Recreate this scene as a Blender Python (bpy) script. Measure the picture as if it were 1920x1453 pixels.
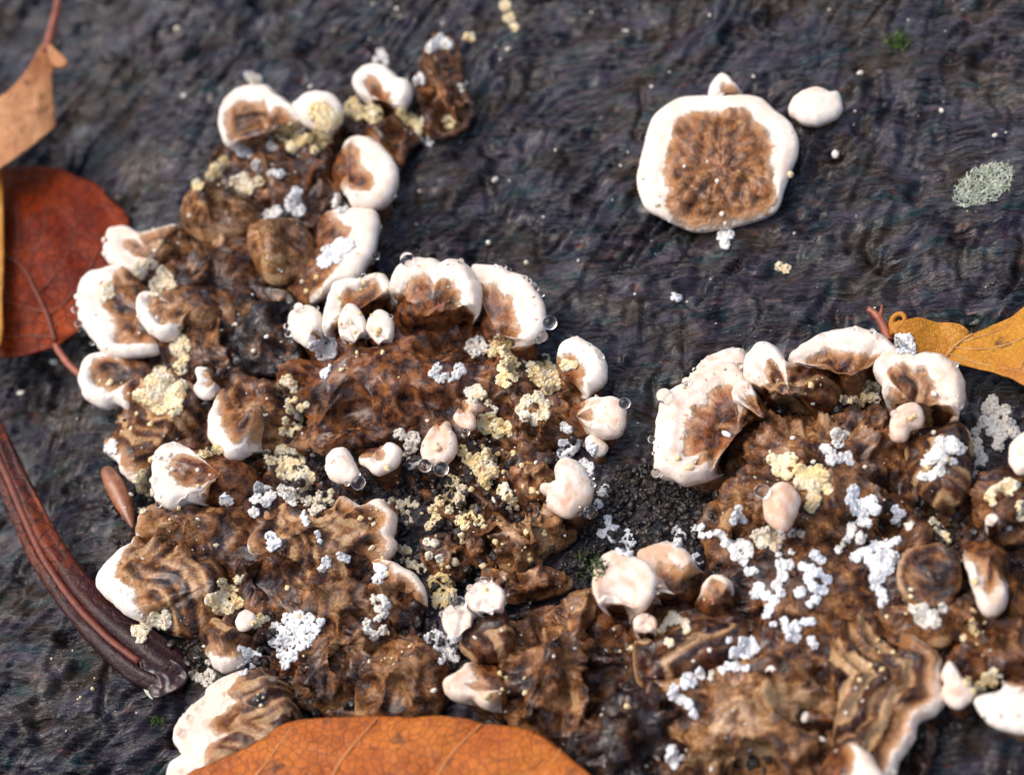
import bpy, math, random
import numpy as np
from mathutils import Vector, Matrix
from mathutils.bvhtree import BVHTree

for _o in list(bpy.data.objects):
    bpy.data.objects.remove(_o)
random.seed(7)
RNG = np.random.default_rng(7)
SC = bpy.context.scene
COL = SC.collection
SC.unit_settings.scale_length = 0.01          # one Blender unit is one centimetre

# ---------------------------------------------------------------- camera
W0, H0 = 1920.0, 1453.0
HFOV = math.radians(29.0)
DIST = 26.0                                    # cm from the lens to the wood
TILT, TURN = math.radians(37.0), math.radians(22.0)
FOCUS_PX = (860.0, 905.0)
FSTOP = 0.18
n_ = np.array([-math.sin(TILT) * math.sin(TURN), math.sin(TILT) * math.cos(TURN), math.cos(TILT)])
x_ = np.array([1.0, 0, 0]) - n_ * n_[0]
x_ /= np.linalg.norm(x_)
y_ = np.cross(n_, x_)
ROT = np.array([x_, y_, n_])                   # camera axes -> world axes
CAM = ROT @ np.array([0, 0, DIST])
cam = bpy.data.cameras.new('camera')
cam_ob = bpy.data.objects.new('camera', cam)
COL.objects.link(cam_ob)
m4 = Matrix([list(ROT[i]) + [CAM[i]] for i in range(3)] + [[0, 0, 0, 1]])
cam_ob.matrix_world = m4
cam.sensor_fit = 'HORIZONTAL'
cam.angle = HFOV
cam.clip_start, cam.clip_end = 0.5, 2000.0
SC.camera = cam_ob


def rays(px, py):
    """unit-depth directions of the picture points, in world space"""
    k = 2 * math.tan(HFOV / 2) / W0
    px, py = np.asarray(px, float), np.asarray(py, float)
    d = np.stack([(px - W0 / 2) * k, -(py - H0 / 2) * k, -np.ones_like(px)], -1)
    return d @ ROT.T


def at(px, py, z=0.0):
    """the point of height z that stands there"""
    d = rays(px, py)
    t = (np.asarray(z, float) - CAM[2]) / d[..., 2]
    return CAM + d * t[..., None]


PX = float(np.linalg.norm(at(961, 726) - at(960, 726)))          # cm per photo pixel on the wood
_f = at(*FOCUS_PX, 0.45)
cam.dof.use_dof = True
cam.dof.focus_distance = float(-(ROT.T @ (_f - CAM))[2])
cam.dof.aperture_fstop = FSTOP
cam.dof.aperture_blades = 9

# ---------------------------------------------------------------- sky, sun, exposure
SUN_EL, SUN_AZ = math.radians(60), math.radians(-78)             # azimuth from the far side of the wood, towards the left
wd = bpy.data.worlds.new('World')
SC.world = wd
wd.use_nodes = True
nt = wd.node_tree
sky = nt.nodes.new('ShaderNodeTexSky')
sky.sky_type = 'NISHITA'
sky.sun_disc = False
sky.sun_elevation = SUN_EL
sky.sun_rotation = SUN_AZ
sky.air_density, sky.dust_density, sky.ozone_density = 1.0, 5.0, 1.0
nt.nodes['Background'].inputs['Strength'].default_value = 0.145
nt.links.new(sky.outputs[0], nt.nodes['Background'].inputs['Color'])
sl = bpy.data.lights.new('sun', 'SUN')
sl.energy = 1.0
sl.angle = math.radians(70)
sl.color = (1.0, 0.96, 0.90)
so = bpy.data.objects.new('sun', sl)
COL.objects.link(so)
sdir = Vector((math.sin(SUN_AZ) * math.cos(SUN_EL), math.cos(SUN_AZ) * math.cos(SUN_EL), math.sin(SUN_EL)))
so.rotation_euler = sdir.to_track_quat('Z', 'Y').to_euler()
so.location = sdir * 60
vs = SC.view_settings
vs.view_transform, vs.look, vs.gamma, vs.use_curve_mapping = 'Standard', 'None', 1.0, False
vs.exposure = 0.6

# ---------------------------------------------------------------- noise
_P = np.random.default_rng(3).permutation(512).astype(np.int64)
_G = np.random.default_rng(4).normal(size=(512, 3))
_G /= np.linalg.norm(_G, axis=1)[:, None]


def perlin(p):
    p = np.asarray(p, float)
    i = np.floor(p).astype(np.int64)
    f = p - i
    u = f * f * f * (f * (f * 6 - 15) + 10)
    r = 0.0
    for dx in (0, 1):
        wx = u[..., 0] if dx else 1 - u[..., 0]
        for dy in (0, 1):
            wy = u[..., 1] if dy else 1 - u[..., 1]
            for dz in (0, 1):
                wz = u[..., 2] if dz else 1 - u[..., 2]
                h = _P[(_P[(_P[(i[..., 0] + dx) & 511] + i[..., 1] + dy) & 511] + i[..., 2] + dz) & 511]
                g = _G[h]
                r = r + wx * wy * wz * (g[..., 0] * (f[..., 0] - dx) + g[..., 1] * (f[..., 1] - dy) + g[..., 2] * (f[..., 2] - dz))
    return r * 1.5


def fbm(p, octv=4, gain=0.5):
    a, s, r = 1.0, 1.0, 0.0
    for k in range(octv):
        r = r + a * perlin(np.asarray(p) * s + 17.3 * k)
        a *= gain
        s *= 2.03
    return r


def billow(p, octv=3, gain=0.5):
    """rounded lumps with sharp creases between them"""
    a, s, r = 1.0, 1.0, 0.0
    for k in range(octv):
        r = r + a * (np.sqrt(perlin(np.asarray(p) * s + 31.7 * k) ** 2 + 0.004) * 1.9 - 0.4)
        a *= gain
        s *= 2.1
    return r


def knobs(p):
    """scattered round nodules, 0 between them and up to 1 on their tops"""
    q = p[..., :2] + 0.12 * np.stack([perlin(p * 2.0), perlin(p * 2.0 + 40)], -1)
    i = np.floor(q).astype(np.int64)
    f = q - i
    best = np.zeros(q.shape[:-1])
    for dx in (-1, 0, 1):
        for dy in (-1, 0, 1):
            h = _P[(_P[(i[..., 0] + dx) & 511] + i[..., 1] + dy) & 511]
            cx, cy, r = _P[(h + 11) & 511] / 512.0, _P[(h + 57) & 511] / 512.0, 0.22 + 0.42 * _P[(h + 101) & 511] / 512.0
            d2 = ((f[..., 0] - dx - cx) ** 2 + (f[..., 1] - dy - cy) ** 2) / (r * r)
            on = _P[(h + 203) & 511] > 170
            best = np.maximum(best, np.where(on, np.sqrt(np.clip(1 - d2, 0, 1)) * (r / 0.64), 0))
    return best


def sstep(a, b, x):
    t = np.clip((x - a) / (b - a), 0, 1)
    return t * t * (3 - 2 * t)


# ---------------------------------------------------------------- materials
class Mat:
    def __init__(s, name):
        s.m = bpy.data.materials.new(name)
        s.m.use_nodes = True
        s.t = s.m.node_tree
        s.b = s.t.nodes['Principled BSDF']
        s.geo = s.t.nodes.new('ShaderNodeNewGeometry')
        s.pos = s.geo.outputs['Position']

    def put(s, sock, v):
        if hasattr(v, 'is_output'):
            s.t.links.new(v, sock)
        else:
            sock.default_value = v

    def set(s, **kw):
        for k, v in kw.items():
            s.put(s.b.inputs[k.replace('_', ' ')], v)

    def math(s, op, a, b=0.0, c=0.0, clamp=False):
        n = s.t.nodes.new('ShaderNodeMath')
        n.operation, n.use_clamp = op, clamp
        for i, v in enumerate((a, b, c)):
            s.put(n.inputs[i], v)
        return n.outputs[0]

    def noise(s, scale, detail=3.0, rough=0.5, vec=None, dist=0.0):
        n = s.t.nodes.new('ShaderNodeTexNoise')
        n.inputs['Scale'].default_value = scale
        n.inputs['Detail'].default_value = detail
        n.inputs['Roughness'].default_value = rough
        n.inputs['Distortion'].default_value = dist
        s.t.links.new(vec or s.pos, n.inputs['Vector'])
        return n.outputs[0]

    def vor(s, scale, feature='F1', vec=None):
        n = s.t.nodes.new('ShaderNodeTexVoronoi')
        n.feature = feature
        n.inputs['Scale'].default_value = scale
        s.t.links.new(vec or s.pos, n.inputs['Vector'])
        return n.outputs[0]

    def mapping(s, rot=(0, 0, 0), scale=(1, 1, 1), vec=None):
        n = s.t.nodes.new('ShaderNodeMapping')
        n.inputs['Rotation'].default_value = rot
        n.inputs['Scale'].default_value = scale
        s.t.links.new(vec or s.pos, n.inputs['Vector'])
        return n.outputs[0]

    def attr(s, name, kind='GEOMETRY'):
        n = s.t.nodes.new('ShaderNodeAttribute')
        n.attribute_type, n.attribute_name = kind, name
        return n.outputs['Fac']

    def range(s, v, a, b, c=0.0, d=1.0, smooth=True):
        n = s.t.nodes.new('ShaderNodeMapRange')
        n.interpolation_type = 'SMOOTHSTEP' if smooth else 'LINEAR'
        for i, q in enumerate((v, a, b, c, d)):
            s.put(n.inputs[i], q)
        return n.outputs[0]

    def mix(s, f, a, b, mode='MIX'):
        n = s.t.nodes.new('ShaderNodeMix')
        n.data_type, n.blend_type = 'RGBA', mode
        s.put(n.inputs[0], f)
        for i, v in ((6, a), (7, b)):
            s.put(n.inputs[i], v if hasattr(v, 'is_output') else tuple(v) + (1.0,) if len(v) == 3 else v)
        return n.outputs[2]

    def ramp(s, f, stops):
        n = s.t.nodes.new('ShaderNodeValToRGB')
        e = n.color_ramp.elements
        while len(e) < len(stops):
            e.new(0.5)
        for k, (p, c) in enumerate(stops):
            e[k].position, e[k].color = p, tuple(c) + (1.0,)
        s.put(n.inputs[0], f)
        return n.outputs[0]

    def bump(s, h, strength=0.5, dist=0.02, normal=None):
        n = s.t.nodes.new('ShaderNodeBump')
        n.inputs['Strength'].default_value = strength
        n.inputs['Distance'].default_value = dist
        s.put(n.inputs['Height'], h)
        if normal is not None:
            s.t.links.new(normal, n.inputs['Normal'])
        return n.outputs[0]


def mat_fungus():
    k = Mat('bracket_flesh')
    mg, ed = k.attr('mg'), k.attr('edge')
    pink, band, tone, red = (k.attr(q, 'OBJECT') for q in ('pink', 'band', 'tone', 'red'))
    n_big, n_mid, n_fine = k.noise(1.6, 4, 0.6), k.noise(6.5, 4, 0.6), k.noise(24, 4, 0.65)
    n_spk = k.noise(60, 2, 0.6)
    # brown flesh: umber, brown, ochre in patches
    t = k.math('ADD', k.math('MULTIPLY', n_big, 2.3), k.math('MULTIPLY', n_mid, 1.3))
    t = k.math('ADD', t, k.math('MULTIPLY', n_fine, 0.8))
    t = k.math('MULTIPLY', k.math('SUBTRACT', t, 2.20), k.range(band, 0.5, 1.6, 1.0, 0.42))
    t = k.math('ADD', t, k.math('MULTIPLY_ADD', tone, 0.80, 0.11))
    t = k.math('ADD', t, k.math('MULTIPLY', k.attr('knob'), 0.22))
    t = k.range(t, 0.0, 1.0, 0.0, 1.0, False)
    # concentric growth zones
    ph = k.math('ADD', k.math('MULTIPLY', ed, 36.0), k.math('MULTIPLY', n_mid, 3.2))
    s1 = k.math('SINE', ph)
    s2 = k.math('SINE', k.math('MULTIPLY_ADD', ph, 0.43, 1.3))
    zone = k.math('MULTIPLY', k.math('ADD', s1, s2), k.math('MULTIPLY', k.math('MULTIPLY', band, 0.34), k.range(k.attr('inward'), 0.55, 0.82, 1.0, 0.0)))
    t = k.math('ADD', t, zone, clamp=True)
    brown = k.ramp(t, [(0.0, (0.004, 0.003, 0.005)), (0.20, (0.018, 0.009, 0.008)), (0.42, (0.072, 0.033, 0.015)),
                       (0.62, (0.185, 0.080, 0.028)), (0.84, (0.37, 0.19, 0.075)), (1.0, (0.56, 0.36, 0.18))])
    rust = k.mix(k.range(n_mid, 0.35, 0.65), (0.060, 0.016, 0.010), (0.30, 0.095, 0.024))
    brown = k.mix(k.math('MULTIPLY', red, k.range(n_big, 0.36, 0.56, 0.3, 1.0)), brown, rust)
    # rust ring just inside the growing edge
    ring = k.math('MULTIPLY', k.range(mg, 1.3, 0.15), k.range(n_mid, 0.26, 0.48))
    brown = k.mix(k.math('MULTIPLY', ring, 0.8), brown, k.mix(n_fine, (0.20, 0.058, 0.014), (0.48, 0.19, 0.052)))
    pits = k.math('MULTIPLY', k.range(k.noise(34, 3, 0.7), 0.56, 0.66), 0.7)
    brown = k.mix(pits, brown, (0.014, 0.008, 0.007))
    speck = k.range(n_spk, 0.64, 0.74)
    brown = k.mix(k.math('MULTIPLY', speck, 0.45), brown, (0.42, 0.31, 0.22))
    # pale growing edge
    wz = k.math('SINE', k.math('MULTIPLY_ADD', ed, 42.0, k.math('MULTIPLY', n_mid, 5.0)))
    pf = k.math('MULTIPLY', k.math('ADD', k.range(n_big, 0.34, 0.62, 0.3, 0.85), k.math('ADD', k.math('MULTIPLY', k.range(n_mid, 0.42, 0.68), 0.5), k.math('MULTIPLY', wz, 0.16))), k.math('MULTIPLY_ADD', pink, 1.0, 0.12), clamp=True)
    white = k.mix(pf, (0.85, 0.79, 0.70), (0.66, 0.41, 0.27))
    white = k.mix(k.math('MULTIPLY', k.range(k.noise(9, 2, 0.5), 0.69, 0.72), 0.75), white, (0.46, 0.25, 0.14))
    f = k.math('ADD', mg, k.math('MULTIPLY', k.math('SUBTRACT', n_mid, 0.5), 1.0))
    f = k.math('ADD', f, k.math('MULTIPLY', k.math('SUBTRACT', n_fine, 0.5), 1.0))
    wf = k.range(f, 0.12, -0.30)
    tanf = k.range(f, 1.0, 0.0)
    tan = k.mix(k.range(n_fine, 0.35, 0.65), (0.38, 0.17, 0.062), (0.60, 0.38, 0.21))
    dirt = k.math('MULTIPLY', k.range(k.noise(30, 3, 0.7), 0.60, 0.72), 0.30)
    white = k.mix(dirt, white, (0.50, 0.36, 0.25))
    k.set(Base_Color=k.mix(wf, k.mix(k.math('MULTIPLY', tanf, 0.8), brown, tan), white))
    k.set(Roughness=k.math('ADD', k.range(n_mid, 0.35, 0.65, 0.22, 0.42), k.math('MULTIPLY', wf, 0.2)))
    k.set(Coat_Weight=k.math('MULTIPLY', k.range(wf, 1, 0, 0.04, 0.7), k.range(k.noise(2.6, 4, 0.6), 0.44, 0.60, 0.08, 1.0)))
    k.set(Coat_Roughness=0.10)
    k.set(Specular_IOR_Level=k.range(k.noise(4.5, 4, 0.65), 0.44, 0.62, 0.04, 0.55))
    k.set(Subsurface_Weight=k.range(wf, 0, 1, 0.0, 0.25))
    k.b.inputs['Subsurface Radius'].default_value = (1.0, 0.55, 0.35)
    k.b.inputs['Subsurface Scale'].default_value = 0.06
    h = k.math('ADD', k.math('MULTIPLY', k.noise(11, 6, 0.66, dist=0.8), 1.0), k.math('MULTIPLY', k.vor(19), 0.25))
    h2 = k.math('ADD', h, k.math('MULTIPLY', zone, 0.7))
    amt = k.range(wf, 0, 1, 1.0, 0.36)
    k.set(Normal=k.bump(k.math('MULTIPLY', h2, amt), 0.75, 0.05))
    return k.m


def mat_wood():
    k = Mat('wet_dark_wood')
    warp = k.t.nodes.new('ShaderNodeVectorMath')
    warp.operation = 'MULTIPLY_ADD'
    nz = k.t.nodes.new('ShaderNodeTexNoise')
    nz.inputs['Scale'].default_value = 0.55
    k.t.links.new(k.pos, nz.inputs['Vector'])
    k.t.links.new(nz.outputs[1], warp.inputs[0])
    warp.inputs[1].default_value = (0.7, 0.7, 0)
    k.t.links.new(k.pos, warp.inputs[2])
    v = warp.outputs[0]
    g1 = k.mapping((0, 0, math.radians(-58)), (1.3, 9.5, 1.0), v)
    g2 = k.mapping((0, 0, math.radians(-58)), (1.0, 2.6, 1.0), v)
    fib = k.noise(1.5, 5, 0.6, g1)
    fib2 = k.noise(2.2, 4, 0.55, g1)
    big, mid = k.noise(0.7, 3, 0.5), k.noise(2.2, 4, 0.6, g2)
    t = k.math('ADD', k.math('MULTIPLY', fib, 0.65), k.math('MULTIPLY', mid, 0.35))
    c = k.ramp(t, [(0.38, (0.002, 0.002, 0.004)), (0.48, (0.011, 0.009, 0.014)), (0.57, (0.040, 0.029, 0.029)), (0.70, (0.14, 0.088, 0.068))])
    c = k.mix(k.math('MULTIPLY', k.range(big, 0.45, 0.62), 0.6), c, (0.048, 0.031, 0.014))
    c = k.mix(k.math('MULTIPLY', k.range(k.noise(1.1, 4, 0.65, g2), 0.48, 0.62), 0.6), c, (0.044, 0.039, 0.066))
    c = k.mix(k.math('MULTIPLY', k.range(k.noise(1.4, 3, 0.6, g2), 0.54, 0.66), 0.6), c, (0.010, 0.038, 0.042))
    c = k.mix(k.math('MULTIPLY', k.range(k.noise(2.6, 3, 0.6, g2), 0.62, 0.72), 0.6), c, (0.14, 0.045, 0.028))
    c = k.mix(k.math('MULTIPLY', k.range(k.noise(5.0, 3, 0.6, g2), 0.68, 0.76), 0.35), c, (0.16, 0.12, 0.10))
    k.set(Base_Color=c)
    k.set(Roughness=k.range(mid, 0.35, 0.65, 0.14, 0.32))
    wet = k.math('ADD', k.math('MULTIPLY', fib2, 0.7), k.math('MULTIPLY', k.noise(1.7, 4, 0.6), 0.5))
    k.set(Specular_IOR_Level=k.range(wet, 0.50, 0.70, 0.08, 0.8))
    k.set(Coat_Weight=k.range(k.noise(1.3, 3, 0.6, g2), 0.46, 0.62, 0.03, 0.36))
    k.set(Coat_Roughness=0.06)
    h = k.math('ADD', k.math('MULTIPLY', fib2, 1.0), k.math('ADD', k.math('MULTIPLY', k.noise(6.0, 3, 0.55, g1), 0.22), k.math('MULTIPLY', mid, 0.6)))
    k.set(Normal=k.bump(h, 1.0, 0.11))
    return k.m


def mat_crumb():
    k = Mat('pale_crumb')
    yel, dull = k.attr('yellow', 'OBJECT'), k.attr('dull', 'OBJECT')
    f = k.math('ADD', k.noise(5, 3, 0.6), k.math('MULTIPLY', k.noise(22, 2, 0.5), 0.35))
    f = k.math('MULTIPLY', k.range(f, 0.38, 0.80), yel, clamp=True)
    c = k.mix(f, (0.92, 0.915, 0.90), (0.86, 0.52, 0.14))
    c = k.mix(k.math('MULTIPLY', yel, 0.55, clamp=True), c, (0.93, 0.73, 0.39))
    rust = k.math('MULTIPLY', k.range(k.noise(7, 2, 0.5), 0.62, 0.72), k.math('MULTIPLY', yel, 0.7), clamp=True)
    c = k.mix(rust, c, (0.42, 0.19, 0.05))
    c = k.mix(dull, c, (0.30, 0.29, 0.25))
    k.set(Base_Color=c, Roughness=0.6, Subsurface_Weight=0.6)
    k.b.inputs['Subsurface Radius'].default_value = (1.0, 0.8, 0.6)
    k.b.inputs['Subsurface Scale'].default_value = 0.07
    k.set(Normal=k.bump(k.vor(38), 0.7, 0.02))
    return k.m


def mat_leaf(name, c1, c2, c3, rough=0.35, vein=9.0, coat=0.3, spec=0.3, net=0.6):
    k = Mat(name)
    big, mid = k.noise(0.8, 3, 0.5), k.noise(5, 4, 0.6)
    c = k.mix(k.range(big, 0.35, 0.65), c1, c2)
    c = k.mix(k.math('MULTIPLY', k.range(mid, 0.42, 0.72), 0.6), c, c3)
    cell = k.vor(vein, 'DISTANCE_TO_EDGE')
    cell2 = k.vor(vein * 2.6, 'DISTANCE_TO_EDGE')
    c = k.mix(k.range(cell, 0.10, 0.0, 0.0, net), c, tuple(q * 0.4 for q in c3))
    c = k.mix(k.range(cell2, 0.07, 0.0, 0.0, 0.35), c, tuple(q * 0.5 for q in c3))
    c = k.mix(k.math('MULTIPLY', k.range(k.noise(3.1, 3, 0.6), 0.60, 0.72), 0.8), c, (0.05, 0.018, 0.01))
    if name == 'dark_rolled_leaf':                 # the lower end has rotted dark
        c = k.mix(k.range(k.math('ADD', k.attr('along'), k.math('MULTIPLY', big, 0.3)), 0.55, 0.95), c, (0.022, 0.006, 0.007))
    k.set(Base_Color=c, Roughness=k.range(mid, 0.3, 0.7, rough - 0.08, rough + 0.14), Coat_Weight=coat * 0.5, Coat_Roughness=0.1, Specular_IOR_Level=spec)
    h = k.math('ADD', k.math('MULTIPLY', k.range(cell, 0.0, 0.14), 0.6), k.math('ADD', k.math('MULTIPLY', k.range(cell2, 0.0, 0.16), 0.3), k.math('MULTIPLY', mid, 0.6)))
    k.set(Normal=k.bump(h, 0.5, 0.02))
    return k.m


def mat_plain(name, ca, cb, scale=8.0, rough=0.5, coat=0.0, bump=0.4):
    k = Mat(name)
    k.set(Base_Color=k.mix(k.range(k.noise(scale, 4, 0.6), 0.35, 0.65), ca, cb), Roughness=rough, Coat_Weight=coat)
    k.set(Normal=k.bump(k.noise(scale * 3, 3, 0.6), bump, 0.02))
    return k.m


def mat_water():
    k = Mat('water')
    k.set(Base_Color=(1, 1, 1, 1), Roughness=0.0, IOR=1.33, Transmission_Weight=1.0)
    return k.m


M = dict(fungus=mat_fungus(), wood=mat_wood(), crumb=mat_crumb(), water=mat_water())
M['leaf_orange'] = mat_leaf('wet_orange_leaf', (0.43, 0.098, 0.006), (0.53, 0.15, 0.010), (0.28, 0.056, 0.005), 0.38)
M['leaf_red'] = mat_leaf('deep_red_leaf', (0.12, 0.010, 0.001), (0.29, 0.040, 0.002), (0.08, 0.007, 0.002), 0.26, 5.0, 0.0, 0.10)
M['leaf_tan'] = mat_leaf('dry_tan_leaf', (0.42, 0.165, 0.055), (0.50, 0.24, 0.10), (0.28, 0.09, 0.03), 0.5, 11.0, 0.1, 0.3, 0.3)
M['leaf_gold'] = mat_leaf('golden_leaf', (0.54, 0.235, 0.012), (0.50, 0.18, 0.010), (0.34, 0.10, 0.008), 0.33, 13.0, 0.3, 0.3, 0.28)
M['leaf_dark'] = mat_leaf('dark_rolled_leaf', (0.050, 0.009, 0.005), (0.25, 0.042, 0.005), (0.012, 0.004, 0.005), 0.24, 4.0, 0.25, 0.15)
M['vein_dark'] = mat_plain('dark_vein', (0.10, 0.014, 0.004), (0.17, 0.028, 0.006), 8, 0.5)
M['vein_gold'] = mat_plain('pale_vein', (0.50, 0.27, 0.08), (0.36, 0.16, 0.04), 8, 0.4)
M['vein_orange'] = mat_plain('orange_vein', (0.46, 0.16, 0.04), (0.52, 0.22, 0.07), 8, 0.4)
M['stalk'] = mat_plain('red_stalk', (0.20, 0.045, 0.022), (0.32, 0.09, 0.04), 6, 0.35, 0.1)
M['soil'] = mat_plain('black_soil', (0.008, 0.007, 0.007), (0.035, 0.024, 0.018), 9, 0.42, 0.2, 0.6)
M['moss'] = mat_plain('moss', (0.03, 0.07, 0.012), (0.10, 0.16, 0.03), 9, 0.6)
M['lichen'] = mat_plain('grey_lichen', (0.34, 0.38, 0.27), (0.62, 0.65, 0.55), 9, 0.7)
M['scale'] = mat_plain('bud_scale', (0.18, 0.055, 0.020), (0.36, 0.13, 0.045), 5, 0.3, 0.4, 0.3)

# ---------------------------------------------------------------- object helpers
SURF_V, SURF_F, SURF_N = [], [], [0]


def surf_add(v, f):
    SURF_V.append(np.asarray(v, float))
    SURF_F.append(np.asarray(f, np.int64) + SURF_N[0])
    SURF_N[0] += len(v)


def mesh_of(name, v, f, m, attrs=None, normals=None):
    me = bpy.data.meshes.new(name)
    v, f = np.ascontiguousarray(v, np.float32), np.ascontiguousarray(f, np.int32)
    k = f.shape[1]
    me.vertices.add(len(v))
    me.vertices.foreach_set('co', v.ravel())
    me.loops.add(f.size)
    me.loops.foreach_set('vertex_index', f.ravel())
    me.polygons.add(len(f))
    me.polygons.foreach_set('loop_start', np.arange(0, f.size, k, dtype=np.int32))
    me.polygons.foreach_set('use_smooth', np.ones(len(f), bool))
    me.update(calc_edges=True)
    for a, q in (attrs or {}).items():
        at_ = me.attributes.new(a, 'FLOAT', 'POINT')
        at_.data.foreach_set('value', np.ascontiguousarray(q, np.float32))
    if normals is not None:
        me.normals_split_custom_set_from_vertices(np.ascontiguousarray(normals, np.float32).tolist())
    me.materials.append(m)
    return me


def link(name, data=None, loc=(0, 0, 0), parent=None):
    o = bpy.data.objects.new(name, data)
    COL.objects.link(o)
    o.location = loc
    if parent:
        o.parent = parent
    return o


def tag(o, label=None, cat=None, group=None, kind=None):
    for a, q in (('label', label), ('category', cat), ('group', group), ('kind', kind)):
        if q:
            o[a] = q
    return o


def grid_faces(n, m, closed=True):
    """quads of an m-ring by n-around grid, ring index major"""
    i = np.arange(n if closed else n - 1)
    j = np.arange(m - 1)
    I, J = np.meshgrid(i, j)
    a = J * n + I
    b = J * n + (I + 1) % n
    return np.stack([a, b, b + n, a + n], -1).reshape(-1, 4)


def vnormals(v, f):
    a, b, c, d = (v[f[:, k]] for k in range(4))
    fn = np.cross(c - a, d - b)
    r = np.zeros_like(v)
    for k in range(4):
        np.add.at(r, f[:, k], fn)
    return r / (np.linalg.norm(r, axis=1)[:, None] + 1e-12)


def spline(P, n):
    """closed smooth curve through the rows of P, resampled evenly in the first two columns"""
    P = np.asarray(P, float)
    k = len(P)
    t = np.linspace(0, 1, 14, endpoint=False)[:, None]
    out = []
    for i in range(k):
        p0, p1, p2, p3 = P[i - 1], P[i], P[(i + 1) % k], P[(i + 2) % k]
        out.append(0.5 * (2 * p1 + (p2 - p0) * t + (2 * p0 - 5 * p1 + 4 * p2 - p3) * t ** 2 + (3 * p1 - p0 - 3 * p2 + p3) * t ** 3))
    q = np.concatenate(out)
    q = np.vstack([q, q[:1]])
    L = np.r_[0, np.cumsum(np.linalg.norm(np.diff(q[:, :2], axis=0), axis=1))]
    s = np.linspace(0, L[-1], n, endpoint=False)
    return np.stack([np.interp(s, L, q[:, c]) for c in range(q.shape[1])], -1)


def path(P, n, cols=None):
    """open smooth curve"""
    P = np.asarray(P, float)
    Q = np.vstack([2 * P[0] - P[1], P, 2 * P[-1] - P[-2]])
    t = np.linspace(0, 1, 20, endpoint=False)[:, None]
    out = []
    for i in range(1, len(Q) - 2):
        p0, p1, p2, p3 = Q[i - 1], Q[i], Q[i + 1], Q[i + 2]
        out.append(0.5 * (2 * p1 + (p2 - p0) * t + (2 * p0 - 5 * p1 + 4 * p2 - p3) * t ** 2 + (3 * p1 - p0 - 3 * p2 + p3) * t ** 3))
    q = np.vstack(out + [P[-1:]])
    L = np.r_[0, np.cumsum(np.linalg.norm(np.diff(q[:, :2], axis=0), axis=1))]
    s = np.linspace(0, L[-1], n)
    return np.stack([np.interp(s, L, q[:, c]) for c in range(q.shape[1])], -1)


def tube(P, R, k=10):
    """closed tube along points P (n,3) with radii R (n)"""
    P, R = np.asarray(P, float), np.asarray(R, float)
    T = np.gradient(P, axis=0)
    T /= np.linalg.norm(T, axis=1)[:, None] + 1e-12
    up = np.array([0, 0, 1.0])
    S = np.cross(T, up)
    S /= np.linalg.norm(S, axis=1)[:, None] + 1e-9
    U = np.cross(S, T)
    a = np.linspace(0, 2 * math.pi, k, endpoint=False)
    v = P[:, None, :] + R[:, None, None] * (np.cos(a)[None, :, None] * S[:, None, :] + np.sin(a)[None, :, None] * U[:, None, :])
    v = np.concatenate([np.repeat(P[:1], k, 0)[None], v, np.repeat(P[-1:], k, 0)[None]])
    return v.reshape(-1, 3), grid_faces(k, len(P) + 2)


# ---------------------------------------------------------------- the wood
def ground_z(x, y):
    p = np.stack([x, y, np.zeros_like(x)], -1)
    wx = x + 0.18 * perlin(p * 0.5 + 5) + 0.10 * perlin(p * 2.1 + 15)
    wy = y + 0.18 * perlin(p * 0.5 + 50) + 0.10 * perlin(p * 2.1 + 35)
    a = math.radians(57) + 0.22 * perlin(p * 0.2 + 3)
    u, v = wx * np.cos(a) + wy * np.sin(a), -wx * np.sin(a) + wy * np.cos(a)
    z = 0.10 * fbm(p * 0.35, 3)
    rough = 1 + 1.3 * sstep(-3.0, -6.5, y) * sstep(0.0, -5.0, x)          # rougher sawn wood towards the lower left
    fib = np.stack([u * 1.1, v * 7.0, np.zeros_like(u)], -1)
    z = z + 0.075 * rough * fbm(fib, 3, 0.5) * (0.35 + 1.0 * sstep(-0.3, 0.4, perlin(p * 0.5 + 9)))
    z = z + 0.030 * fbm(p * 2.2, 3, 0.5) + 0.035 * fbm(p * 0.9 + 30, 2)
    fis = perlin(np.stack([u * 0.42, v * 1.5, np.full_like(u, 4.0)], -1))
    z = z - 0.14 * np.clip(1 - np.abs(fis) * 22, 0, 1) * sstep(-0.05, 0.25, perlin(p * 0.6 + 61))
    chip = perlin(np.stack([u * 1.1, v * 2.2, np.full_like(u, 8.0)], -1) + 0.25 * perlin(p * 5)[..., None])
    z = z - 0.05 * sstep(0.05, 0.16, chip) + 0.025 * rough * sstep(0.22, 0.3, -chip)
    pit = sstep(0.32, 0.6, perlin(p * 1.1 + 77) + 0.4 * perlin(p * 3 + 7))
    z = z - 0.16 * pit
    return z


LEFT_W = at(330, 700)[0]


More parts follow.
